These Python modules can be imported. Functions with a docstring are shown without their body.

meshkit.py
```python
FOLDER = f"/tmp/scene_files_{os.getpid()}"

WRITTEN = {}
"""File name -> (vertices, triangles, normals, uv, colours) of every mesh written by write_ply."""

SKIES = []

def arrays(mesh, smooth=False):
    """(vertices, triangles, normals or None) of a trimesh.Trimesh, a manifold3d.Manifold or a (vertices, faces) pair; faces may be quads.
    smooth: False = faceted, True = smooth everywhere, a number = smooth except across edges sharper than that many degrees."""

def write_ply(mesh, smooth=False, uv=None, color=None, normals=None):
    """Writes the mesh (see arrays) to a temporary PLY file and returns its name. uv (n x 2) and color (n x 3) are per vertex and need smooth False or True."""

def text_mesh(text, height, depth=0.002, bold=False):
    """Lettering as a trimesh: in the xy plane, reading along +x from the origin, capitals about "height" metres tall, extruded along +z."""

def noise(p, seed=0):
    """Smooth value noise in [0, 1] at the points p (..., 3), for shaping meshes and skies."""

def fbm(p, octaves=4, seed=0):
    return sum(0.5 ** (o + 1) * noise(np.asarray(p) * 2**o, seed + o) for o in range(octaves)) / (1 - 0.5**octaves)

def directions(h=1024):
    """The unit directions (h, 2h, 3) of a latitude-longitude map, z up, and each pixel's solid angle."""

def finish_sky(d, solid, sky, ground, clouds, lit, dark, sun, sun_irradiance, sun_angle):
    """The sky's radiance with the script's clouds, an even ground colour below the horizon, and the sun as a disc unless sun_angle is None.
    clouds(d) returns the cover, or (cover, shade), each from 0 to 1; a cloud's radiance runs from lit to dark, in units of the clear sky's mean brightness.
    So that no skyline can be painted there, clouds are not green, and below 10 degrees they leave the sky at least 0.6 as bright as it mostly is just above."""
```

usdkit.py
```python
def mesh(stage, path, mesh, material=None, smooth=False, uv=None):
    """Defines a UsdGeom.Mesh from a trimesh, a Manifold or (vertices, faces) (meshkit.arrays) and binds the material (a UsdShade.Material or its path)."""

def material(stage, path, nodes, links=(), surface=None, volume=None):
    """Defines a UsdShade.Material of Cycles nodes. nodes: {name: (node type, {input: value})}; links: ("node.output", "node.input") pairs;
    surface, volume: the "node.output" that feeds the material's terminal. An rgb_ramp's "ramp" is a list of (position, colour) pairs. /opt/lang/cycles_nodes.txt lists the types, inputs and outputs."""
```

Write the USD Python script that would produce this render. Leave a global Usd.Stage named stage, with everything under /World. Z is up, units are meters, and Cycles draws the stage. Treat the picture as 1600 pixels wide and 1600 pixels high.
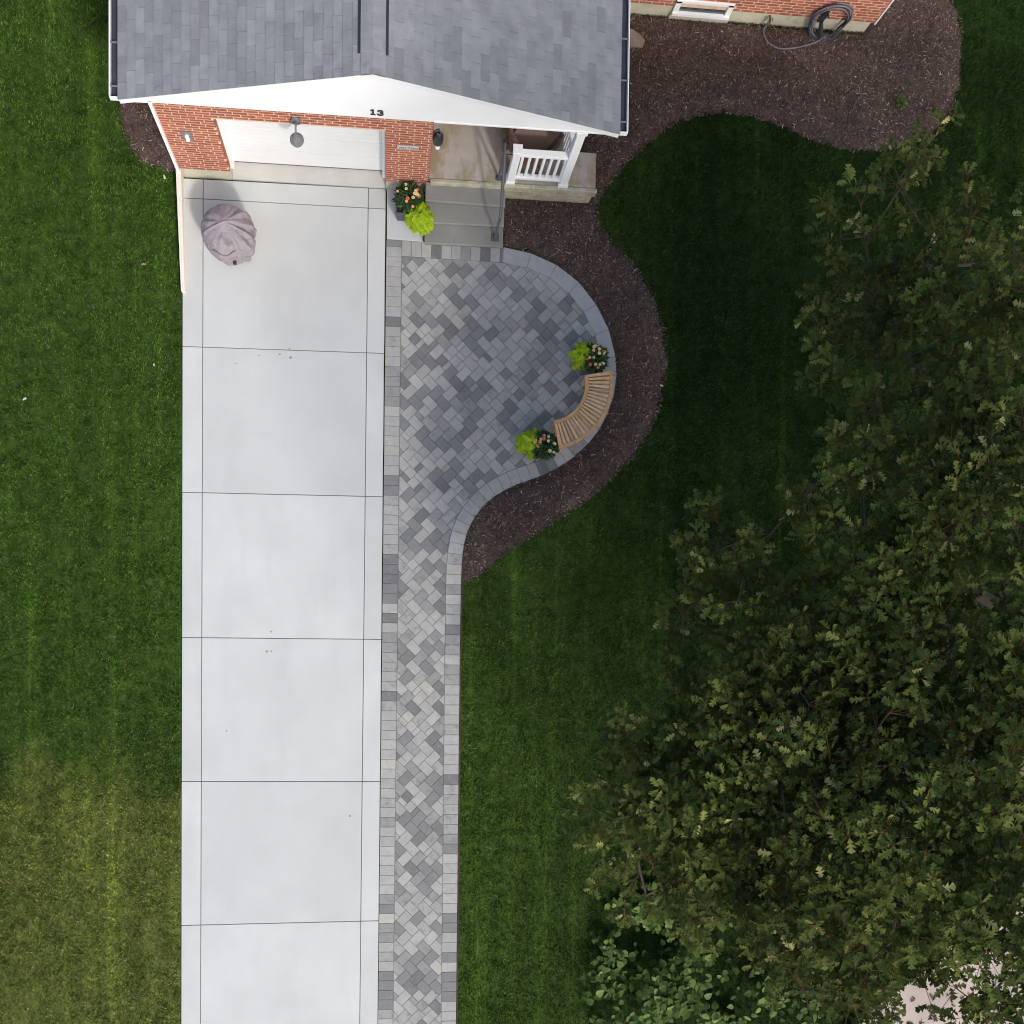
import math, numpy as np, trimesh, shapely, usdkit, meshkit
import manifold3d as m3
from shapely.geometry import Polygon, LineString, box as sbox
from pxr import Usd, UsdGeom, UsdLux, UsdShade, Sdf, Gf, Vt

stage = Usd.Stage.CreateInMemory()
UsdGeom.SetStageUpAxis(stage, 'Z')
UsdGeom.Xform.Define(stage, '/World'); UsdGeom.Scope.Define(stage, '/World/Looks')

# ---------------------------------------------------------------- camera (a drone looking almost straight down)
F, PX, PY, H = 1725., 800., 1107., 17.5          # focal length and principal point in photo pixels, height in metres
def rotvec(v):
    v = np.array(v); t = np.linalg.norm(v); k = v / t
    K = np.array([[0, -k[2], k[1]], [k[2], 0, -k[0]], [-k[1], k[0], 0]])
    return np.eye(3) + math.sin(t) * K + (1 - math.cos(t)) * K @ K
R = rotvec([0.0368944, 0.11388143, -0.01094859])
cam = UsdGeom.Camera.Define(stage, '/World/camera')
cam.AddTransformOp().Set(Gf.Matrix4d(*R[0], 0, *R[1], 0, *R[2], 0, 0, 0, H, 1))
cam.CreateHorizontalApertureAttr(36.); cam.CreateVerticalApertureAttr(36.)
cam.CreateFocalLengthAttr(36. * F / 1600)
cam.CreateHorizontalApertureOffsetAttr(0.); cam.CreateVerticalApertureOffsetAttr((PY - 800) / 1600 * 36.)
cam.CreateClippingRangeAttr(Gf.Vec2f(0.1, 2000))
cam.CreateExposureAttr(0.37)

# ---------------------------------------------------------------- sky and sun (hazy sun, behind the camera's lower right)
SUN = np.array([0.30, -0.66, 0.72]); SUN /= np.linalg.norm(SUN)
SKY_STRENGTH, SUN_INT, SUN_ANGLE = 0.15, 0.5, 4.5
usdkit.material(stage, '/World/Looks/sky', {
    's': ('sky_texture', dict(sky_type='single_scattering', sun_disc=False, sun_elevation=math.asin(SUN[2]), sun_rotation=math.atan2(SUN[0], SUN[1]), aerosol_density=3.0, altitude=100.)),
    'b': ('background_shader', dict(strength=SKY_STRENGTH))}, [('s.color', 'b.color')], surface='b.background')
dome = UsdLux.DomeLight.Define(stage, '/World/sky')
UsdShade.MaterialBindingAPI.Apply(dome.GetPrim()).Bind(UsdShade.Material.Get(stage, '/World/Looks/sky'))
dome.GetPrim().SetCustomDataByKey('kind', 'structure')
sun = UsdLux.DistantLight.Define(stage, '/World/sun')
zc = SUN; xc = np.cross([0, 0, 1.], zc); xc /= np.linalg.norm(xc); yc = np.cross(zc, xc)
sun.AddTransformOp().Set(Gf.Matrix4d(*xc, 0, *yc, 0, *zc, 0, 0, 0, 0, 1))
sun.CreateIntensityAttr(SUN_INT); sun.CreateNormalizeAttr(True) if hasattr(sun, 'CreateNormalizeAttr') else None
sun.CreateAngleAttr(SUN_ANGLE); sun.CreateColorAttr(Gf.Vec3f(1.0, 0.96, 0.90))

# ---------------------------------------------------------------- helpers
def at(u, v, z=0.):                               # the point at height z seen at photo pixel (u, v)
    d = R.T @ np.array([(u - PX) / F, -(v - PY) / F, -1.])
    return np.array([0, 0, H]) + d * (z - H) / d[2]
def atY(u, v, Y):
    d = R.T @ np.array([(u - PX) / F, -(v - PY) / F, -1.])
    return np.array([0, 0, H]) + d * Y / d[1]
def pixels(p):
    c = (np.asarray(p, float) - [0, 0, H]) @ R.T
    return np.stack([PX - F * c[..., 0] / c[..., 2], PY + F * c[..., 1] / c[..., 2]], -1)
def ground_poly(pts, z=0.):
    return Polygon([at(u, v, z)[:2] for u, v in pts]).buffer(0)

used = {}
def numbered(parent, name):
    k = used.get((parent, name), 0); used[(parent, name)] = k + 1
    return f'{parent}/{name}' if k == 0 else f'{parent}/{name}_{k:03d}'
def path_of(p):
    return '/World' if p is None else str(p.GetPath())
def tag(p, label=None, cat=None, group=None, kind=None):
    for k, v in (('label', label), ('category', cat), ('group', group), ('kind', kind)):
        if v: p.SetCustomDataByKey(k, v)
    return p
BASE = {}                                         # things whose meshes are given in world coordinates: their base point
def thing(name, label, cat, loc=(0, 0, 0), rotz=0., group=None, local=False):
    x = UsdGeom.Xform.Define(stage, numbered('/World', name))
    if not local: BASE[str(x.GetPath())] = np.asarray(loc, float)
    x.AddTranslateOp().Set(Gf.Vec3d(*map(float, loc)))
    if rotz: x.AddRotateZOp().Set(float(math.degrees(rotz)))
    return tag(x.GetPrim(), label, cat, group)
def obj(name, mesh, mat, parent=None, smooth=False, tone=None):
    off = BASE.get('/'.join(path_of(parent).split('/')[:3]))
    if off is not None:
        v, f, _ = meshkit.arrays(mesh); mesh = (v - off, f)
    g = usdkit.mesh(stage, numbered(path_of(parent), name), mesh, mat, smooth)
    if tone is not None:                           # one random number per piece, repeated for its vertices
        per = len(mesh[0]) // len(tone)
        UsdGeom.PrimvarsAPI(g).CreatePrimvar('tone', Sdf.ValueTypeNames.FloatArray, 'vertex').Set(Vt.FloatArray.FromNumpy(np.repeat(np.asarray(tone, np.float32), per)))
    return g.GetPrim()
TONE = np.random.default_rng(99)
def tones_for(mesh, per): return TONE.random(len(mesh[0]) // per)
def toned(name, mesh, per, mat, parent=None, tone=None): return obj(name, mesh, mat, parent, tone=tones_for(mesh, per) if tone is None else tone)

class MB:                                         # a mesh builder
    def __init__(s): s.v, s.f, s.n = [], [], 0
    def add(s, v, f):
        v = np.asarray(v, float).reshape(-1, 3); f = np.asarray(f, int)
        if f.shape[1] == 4: f = np.vstack([f[:, [0, 1, 2]], f[:, [0, 2, 3]]])
        s.v.append(v); s.f.append(f + s.n); s.n += len(v); return s
    def tm(s, m): return s.add(*meshkit.arrays(m)[:2])
    def box(s, lo, hi): return s.tm(boxm(lo, hi))
    def tube(s, pts, r, n=8, cap=True): return s.add(*tube(pts, r, n, cap))
    def get(s): return np.vstack(s.v), np.vstack(s.f)

BOXF = np.array([[0, 2, 3, 1], [4, 5, 7, 6], [0, 1, 5, 4], [2, 6, 7, 3], [0, 4, 6, 2], [1, 3, 7, 5]])
def boxm(lo, hi):
    lo, hi = np.minimum(lo, hi), np.maximum(lo, hi)
    v = np.array([[(lo, hi)[i][0], (lo, hi)[j][1], (lo, hi)[k][2]] for k in (0, 1) for j in (0, 1) for i in (0, 1)])
    f = np.vstack([BOXF[:, [0, 1, 2]], BOXF[:, [0, 2, 3]]])
    return trimesh.Trimesh(v, f, process=False)
def rbox(lo, hi, r=0.01, n=1):                     # a box with rounded edges
    lo, hi = np.minimum(lo, hi).astype(float), np.maximum(lo, hi).astype(float)
    r = min(r, (hi - lo).min() * .49)
    pts = []
    for i in (0, 1):
        for j in (0, 1):
            for k in (0, 1):
                c = np.array([(lo[0] + r, hi[0] - r)[i], (lo[1] + r, hi[1] - r)[j], (lo[2] + r, hi[2] - r)[k]])
                s = np.array([2 * i - 1, 2 * j - 1, 2 * k - 1.])
                for w in ([1, .42, .42], [.42, 1, .42], [.42, .42, 1]):
                    pts.append(c + s * r * np.array(w))
    m = trimesh.convex.convex_hull(np.array(pts)); return m
def tube(pts, r, n=8, cap=True):
    pts = np.asarray(pts, float); r = np.broadcast_to(np.asarray(r, float), (len(pts),))
    t = np.gradient(pts, axis=0); t /= np.maximum(np.linalg.norm(t, axis=1, keepdims=True), 1e-9)
    a = np.where(np.abs(t[:, 2:]) > .9, [[1., 0, 0]], [[0, 0, 1.]])
    # carry the frame along to avoid twists
    u = np.zeros_like(pts); u0 = np.cross(t[0], a[0]); u[0] = u0 / np.linalg.norm(u0)
    for i in range(1, len(pts)):
        w = u[i - 1] - t[i] * (u[i - 1] @ t[i]); nw = np.linalg.norm(w)
        u[i] = w / nw if nw > 1e-6 else u[i - 1]
    w = np.cross(t, u); ang = np.arange(n) / n * 2 * math.pi
    v = pts[:, None] + r[:, None, None] * (u[:, None] * np.cos(ang)[None, :, None] + w[:, None] * np.sin(ang)[None, :, None])
    v = v.reshape(-1, 3); i = np.arange(len(pts) - 1)[:, None] * n; k = np.arange(n)[None]
    q = np.stack([i + k, i + (k + 1) % n, i + n + (k + 1) % n, i + n + k], -1).reshape(-1, 4)
    f = np.vstack([q[:, [0, 1, 2]], q[:, [0, 2, 3]]])
    if cap:
        e = (len(pts) - 1) * n
        f = np.vstack([f, [[0, j + 1, j] for j in range(1, n - 1)], [[e, e + j, e + j + 1] for j in range(1, n - 1)]])
    return v, f
def lathe(prof, n=24, loc=(0, 0, 0)):
    prof = np.asarray(prof, float); a = np.arange(n) / n * 2 * math.pi
    v = np.stack([prof[:, :1] * np.cos(a), prof[:, :1] * np.sin(a), np.repeat(prof[:, 1:], n, 1)], -1).reshape(-1, 3) + loc
    i = np.arange(len(prof) - 1)[:, None] * n; k = np.arange(n)[None]
    q = np.stack([i + k, i + (k + 1) % n, i + n + (k + 1) % n, i + n + k], -1).reshape(-1, 4)
    return v, np.vstack([q[:, [0, 1, 2]], q[:, [0, 2, 3]]])
def prism(poly, z0, z1):
    m = trimesh.creation.extrude_polygon(poly, z1 - z0, engine='earcut'); m.apply_translation([0, 0, z0]); return m
def prisms(g, z0, z1):
    return trimesh.util.concatenate([prism(p, z0, z1) for p in getattr(g, 'geoms', [g]) if p.geom_type == 'Polygon' and p.area > 1e-5])
def chamfer(ring, z0, z1, c=.004, tilt=(0, 0)):      # a convex prism with a chamfered top
    ring = np.asarray(ring, float); n = len(ring); cen = ring.mean(0)
    p = Polygon(ring).buffer(-c, join_style=2)
    top = np.array(p.exterior.coords)[:-1] if p.geom_type == 'Polygon' and not p.is_empty and len(p.exterior.coords) == n + 1 else cen + (ring - cen) * .93
    if np.sign(Polygon(top).exterior.is_ccw - .5) != np.sign(Polygon(ring).exterior.is_ccw - .5): top = top[::-1]
    k = np.argmin(np.linalg.norm(top - ring[0], axis=1)); top = np.roll(top, -k, 0)
    zt = lambda q, z: z + (q - cen) @ np.asarray(tilt)
    v = np.vstack([np.c_[ring, np.full(n, z0)], np.c_[ring, zt(ring, z1 - c * .7)], np.c_[top, zt(top, z1)]])
    f = []
    for j in range(n):
        a, b = j, (j + 1) % n
        f += [[a, b, n + b], [a, n + b, n + a], [n + a, n + b, 2 * n + b], [n + a, 2 * n + b, 2 * n + a]]
    f += [[2 * n, 2 * n + j, 2 * n + j + 1] for j in range(1, n - 1)]
    f = np.array(f)
    if not Polygon(ring).exterior.is_ccw: f = f[:, ::-1]
    return v, f
def copy_of(src, name, loc, rotz, label, cat, group=None, scale=None):
    x = UsdGeom.Xform.Define(stage, numbered('/World', name)); p = x.GetPrim()
    p.GetReferences().AddInternalReference(src.GetPath())
    x.ClearXformOpOrder(); x.AddTranslateOp(opSuffix='copy').Set(Gf.Vec3d(*map(float, loc)))
    x.AddRotateZOp(opSuffix='copy').Set(float(math.degrees(rotz)))
    if scale: x.AddScaleOp(opSuffix='copy').Set(Gf.Vec3f(*scale))
    p.SetInstanceable(True)
    return tag(p, label, cat, group)

# ---------------------------------------------------------------- materials
def mat(name, c, vary=.12, scale=2.5, fine=70., fvary=.12, rough=.85, bump=0., bscale=120., spec=.3, tint=None, coat=0., stretch=(1, 1, 1), extra=None, metallic=0., rnd=0.):
    """A surface whose base colour wanders in large patches (scale) and fine grain (fine), with fine relief (bump)."""
    c = np.array(c, float); t = np.array(tint if tint is not None else c, float)
    n = {'g': ('geometry', {}), 'm': ('mapping', {'scale': stretch}),
         'n1': ('noise_texture', dict(scale=scale, detail=4., roughness=.6)), 'n2': ('noise_texture', dict(scale=fine, detail=3., roughness=.65)),
         'r1': ('rgb_ramp', {'ramp': [(.3, c * (1 - vary)), (.5, c), (.7, t * (1 + vary))]}),
         'r2': ('rgb_ramp', {'ramp': [(.3, [1 - fvary] * 3), (.7, [1 + fvary] * 3)]}),
         'x': ('mix_color', dict(blend_type='multiply', fac=1., use_clamp=False)),
         'p': ('principled_bsdf', dict(roughness=rough, specular_ior_level=spec, coat_weight=coat, metallic=metallic))}
    l = [('g.position', 'm.vector'), ('m.vector', 'n1.vector'), ('m.vector', 'n2.vector'), ('n1.fac', 'r1.fac'), ('n2.fac', 'r2.fac'), ('r1.color', 'x.a'), ('r2.color', 'x.b')]
    out = 'x.result'
    if rnd:
        n['oi'] = ('object_info', {}); n['rr'] = ('rgb_ramp', {'ramp': [(0, [1 - rnd] * 3), (1, [1 + rnd] * 3)]}); n['xr'] = ('mix_color', dict(blend_type='multiply', fac=1., use_clamp=False))
        l += [('oi.random', 'rr.fac'), (out, 'xr.a'), ('rr.color', 'xr.b')]; out = 'xr.result'
    if extra:
        en, el, out = extra(out); n.update(en); l += el
    l.append((out, 'p.base_color'))
    if bump:
        n['nb'] = ('noise_texture', dict(scale=bscale, detail=3.)); n['b'] = ('bump', dict(strength=min(1., bump), distance=.004))
        l += [('m.vector', 'nb.vector'), ('nb.fac', 'b.height'), ('b.normal', 'p.normal')]
    return usdkit.material(stage, f'/World/Looks/{name}', n, l, surface='p.BSDF')

def leaf_mat(name, stops, translucent=.3, rough=.55, vscale=1.2, vdark=.75):
    """Leaf: colour by leaf (random per island), patches by place, some light passes through."""
    n = {'g': ('geometry', {}), 'tn': ('attribute', dict(attribute='tone')), 'n': ('noise_texture', dict(scale=vscale, detail=3.)), 'rn': ('rgb_ramp', {'ramp': [(.3, [vdark] * 3), (.7, [2 - vdark] * 3)]}),
         'r': ('rgb_ramp', {'ramp': stops}), 'x': ('mix_color', dict(blend_type='multiply', fac=1., use_clamp=False)),
         'p': ('principled_bsdf', dict(roughness=rough, specular_ior_level=.14)), 't': ('translucent_bsdf', {}), 'm': ('mix_closure', dict(fac=translucent))}
    l = [('g.position', 'n.vector'), ('n.fac', 'rn.fac'), ('tn.fac', 'r.fac'), ('r.color', 'x.a'), ('rn.color', 'x.b'),
         ('x.result', 'p.base_color'), ('x.result', 't.color'), ('p.BSDF', 'm.closure1'), ('t.BSDF', 'm.closure2')]
    return usdkit.material(stage, f'/World/Looks/{name}', n, l, surface='m.closure')

def blotches(col, scale, lo, hi, stretch=(1, 1, 1), fac=1., k='e'):
    """Stains: another colour where a noise is high."""
    def ex(out):
        n = {k + 'g': ('geometry', {}), k + 'm': ('mapping', {'scale': stretch}), k + 'n': ('noise_texture', dict(scale=scale, detail=5., roughness=.65)),
             k + 'r': ('rgb_ramp', {'ramp': [(lo, [0] * 3), (hi, [fac] * 3)]}), k + 'x': ('mix_color', dict(blend_type='mix', b=col))}
        return n, [(k + 'g.position', k + 'm.vector'), (k + 'm.vector', k + 'n.vector'), (k + 'n.fac', k + 'r.fac'), (k + 'r.color', k + 'x.fac'), (out, k + 'x.a')], k + 'x.result'
    return ex

M = {}
M['concrete'] = mat('concrete', (.484, .494, .478), .06, .9, 90, .085, .9, .35, 220, extra=blotches((.36, .36, .355), 1.5, .5, .75, (1, .22, 1), .32))
M['concrete_b'] = mat('concrete_b', (.497, .507, .490), .06, 1.1, 90, .085, .9, .35, 220, extra=blotches((.38, .38, .375), 1.9, .5, .75, (1, .22, 1), .32))
M['concrete_c'] = mat('concrete_c', (.470, .479, .464), .06, .8, 90, .085, .9, .35, 220, extra=blotches((.35, .35, .345), 1.3, .5, .78, (1, .25, 1), .32))
M['pad'] = mat('pad_concrete', (.46, .465, .47), .06, 2, 90, .05, .9, .2, 220)
M['step'] = mat('step_concrete', (.215, .21, .19), .10, 2.2, 110, .08, .92, .3, 240, extra=blotches((.30, .29, .25), 3, .55, .75, (1, 1, 1), .6))
M['riser'] = mat('step_riser', (.15, .145, .125), .12, 4, 80, .12, .95, .4, 200)
M['porch'] = mat('porch_stain', (.41, .375, .335), .14, 1.6, 90, .07, .8, .2, 200, extra=blotches((.29, .24, .14), 2.2, .46, .58, (1.2, .6, 1), .9))
M['lip'] = mat('porch_edge', (.40, .37, .27), .25, 6, 60, .2, .95, .6, 90, extra=blotches((.20, .19, .05), 5, .5, .7, (1, 1, 1), .8))
M['foundation'] = mat('foundation_paint', (.46, .43, .33), .07, 3, 70, .06, .9, .3, 90, extra=blotches((.26, .25, .09), 2.2, .52, .72, (1, 1, 1), .8))
M['apron'] = mat('apron_concrete', (.46, .45, .41), .06, 2.4, 80, .05, .9, .2, 200, extra=blotches((.36, .36, .32), 2, .5, .75, (.5, 1, 1), .6))
M['joint'] = mat('joint_filler', (.06, .06, .06), .2, 10, 80, .2, .95)
M['sand'] = mat('joint_sand', (.13, .125, .12), .2, 8, 120, .25, .95, .4, 200)
M['soil'] = mat('edge_soil', (.055, .038, .026), .3, 8, 90, .35, .95, .8, 120)
for i, (c, dk) in enumerate([((.342, .339, .317), .55), ((.322, .319, .298), .5), ((.298, .297, .280), .45), ((.245, .244, .234), .42), ((.182, .183, .18), .6), ((.152, .153, .152), .6), ((.365, .350, .315), .6)]):
    other = (.15, .15, .155) if i in (2, 3) else (.27, .27, .27) if i < 4 else (.21, .21, .215) if i < 6 else (.31, .29, .27)
    M[f'paver{i}'] = mat(f'paver_{i}', c, .07, 7, 110, .13, .92, .5, 170, extra=blotches(other, 9, .5, .68, (1, 1, 1), .7), rnd=.06)
M['arc'] = mat('paver_arc', (.345, .35, .342), .06, 6, 110, .10, .92, .4, 170)
M['mortar'] = mat('mortar', (.62, .45, .34), .1, 12, 120, .12, .95, .5, 150)
for i, c in enumerate([(.34, .108, .062), (.30, .092, .056), (.37, .125, .075), (.275, .088, .056)]):
    M[f'brick{i}'] = mat(f'brick_{i}', c, .12, 14, 150, .16, .9, .5, 160)
for i, c in enumerate([(.228, .234, .24), (.213, .219, .226), (.246, .252, .257), (.192, .197, .205)]):
    M[f'shingle{i}'] = mat(f'shingle_{i}', c, .12, 5, 260, .22, .95, .5, 320, extra=blotches((.15, .14, .155), 2.2, .52, .75, (1, 1, 1), .5))
M['ridge'] = mat('ridge_shingle', (.25, .252, .262), .12, 5, 260, .18, .95, .5, 320, extra=blotches((.15, .155, .165), 6, .55, .72, (1, 1, 1), .7))
M['white'] = mat('white_paint', (.80, .80, .79), .02, 2, 60, .02, .45, 0, spec=.5)
M['vinyl'] = mat('white_vinyl', (.76, .77, .775), .02, 2, 40, .015, .4, 0, spec=.5)
M['door'] = mat('garage_door_white', (.66, .665, .66), .03, 2, 70, .02, .55, 0, spec=.4)
M['cream'] = mat('cream_board', (.66, .62, .54), .05, 4, 60, .04, .6)
M['black'] = mat('black_metal', (.022, .022, .026), .1, 10, 120, .1, .45, 0, spec=.5)
M['dark_grey'] = mat('dark_grey_metal', (.075, .075, .085), .1, 10, 120, .1, .5, 0, spec=.5)
M['grey_metal'] = mat('grey_metal', (.16, .16, .165), .12, 12, 120, .12, .5, 0, spec=.5)
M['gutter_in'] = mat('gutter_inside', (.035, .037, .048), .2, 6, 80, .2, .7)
M['mulch'] = mat('mulch_base', (.080, .055, .044), .35, 6, 90, .5, .95, 1., 90)
M['chip'] = leaf_mat('mulch_chip', [(0, (.032, .019, .014)), (.35, (.085, .055, .045)), (.7, (.14, .095, .078)), (.9, (.21, .15, .125)), (.97, (.33, .26, .21)), (1, (.55, .47, .40))], .0, .9, 1.2, .85)
M['wood'] = mat('teak', (.56, .32, .14), .16, 9, 60, .2, .6, .3, 90, tint=(.58, .33, .16), rnd=.15)
M['wood_b'] = mat('teak_pale', (.64, .41, .205), .14, 9, 60, .18, .6, .3, 90)
M['cover'] = mat('grill_cover_fabric', (.285, .25, .266), .14, 7, 140, .10, .75, .5, 260, spec=.3, extra=blotches((.13, .10, .115), 7, .50, .66, (1, 1, 1), .75))
M['planter'] = mat('planter_grey', (.085, .085, .105), .1, 8, 100, .1, .7)
M['potting'] = mat('potting_soil', (.03, .022, .017), .3, 20, 90, .4, .95)
M['wicker'] = mat('brown_wicker', (.17, .095, .068), .25, 14, 90, .3, .7, .8, 150)
M['cushion'] = mat('brown_cushion', (.24, .175, .14), .1, 6, 120, .1, .9, .3, 200)
M['hose'] = mat('grey_hose', (.13, .135, .155), .12, 6, 60, .1, .5, 0, spec=.5)
M['hose_b'] = mat('black_hose', (.03, .03, .036), .12, 6, 60, .1, .5, 0, spec=.5)
M['brass'] = mat('aged_brass', (.11, .07, .05), .2, 14, 60, .2, .5)
M['rock'] = mat('flagstone_face', (.22, .17, .14), .15, 7, 80, .15, .95, .6, 90)
M['pink'] = mat('walk_concrete', (.48, .40, .35), .07, 2, 80, .08, .93, .3, 180)
M['bark'] = mat('oak_bark', (.12, .10, .08), .25, 5, 60, .3, .95, .8, 60, stretch=(1, 1, .3))
M['twig'] = mat('oak_twig', (.075, .06, .045), .2, 5, 60, .2, .9)
M['petiole'] = mat('oak_petiole', (.13, .055, .02), .25, 5, 40, .2, .7)
M['oak_leaf'] = leaf_mat('oak_leaf', [(0, (.030, .048, .012)), (.45, (.062, .090, .019)), (.75, (.115, .145, .031)), (.92, (.22, .23, .058)), (1, (.44, .42, .17))], .34, .6, .7, .55)
M['shrub_leaf'] = leaf_mat('shrub_leaf', [(0, (.032, .062, .014)), (.5, (.065, .112, .024)), (.85, (.11, .165, .038)), (1, (.20, .26, .085))], .28, .55, 1.6, .6)
M['lime_leaf'] = leaf_mat('lime_leaf', [(0, (.26, .40, .015)), (.6, (.36, .50, .02)), (1, (.46, .58, .04))], .35, .5, 6, .85)
M['dark_leaf'] = leaf_mat('dark_leaf', [(0, (.02, .045, .016)), (.6, (.035, .075, .024)), (1, (.07, .12, .045))], .25, .5, 6, .8)
M['petal_a'] = mat('petal_peach', (.75, .45, .22), .1, 30, 90, .1, .7)
M['petal_b'] = mat('petal_cream', (.72, .58, .30), .1, 30, 90, .1, .7)
M['petal_c'] = mat('petal_coral', (.62, .17, .08), .1, 30, 90, .1, .7)
M['dry_leaf'] = mat('dry_leaf', (.34, .24, .12), .2, 30, 90, .1, .8)
M['litter'] = leaf_mat('leaf_litter', [(0, (.035, .025, .015)), (.6, (.08, .055, .03)), (1, (.18, .13, .07))], .05, .8)  # fallen leaves, dark so they also imitate dappled leaf shadows on the walk
M['stain'] = mat('oil_spot', (.26, .255, .25), .1, 40, 90, .2, .8)
M['pale_leaf'] = mat('pale_leaf', (.5, .5, .40), .1, 30, 90, .1, .8)
M['glass'] = usdkit.material(stage, '/World/Looks/window_glass', {'f': ('fresnel', dict(IOR=1.5)), 't': ('transparent_bsdf', dict(color=(.75, .8, .82))), 'g': ('glossy_bsdf', dict(roughness=.02, color=(1, 1, 1))), 'm': ('mix_closure', {})},
                             [('f.fac', 'm.fac'), ('t.BSDF', 'm.closure1'), ('g.BSDF', 'm.closure2')], surface='m.closure')
M['dark_room'] = mat('dark_room', (.03, .035, .04), .1, 3, 40, .1, .9)
M['plaque'] = mat('plaque_face', (.5, .47, .46), .08, 20, 80, .08, .6)
M['globe'] = mat('white_globe', (.85, .84, .80), .01, 3, 40, .01, .3, 0, spec=.5)

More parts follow.
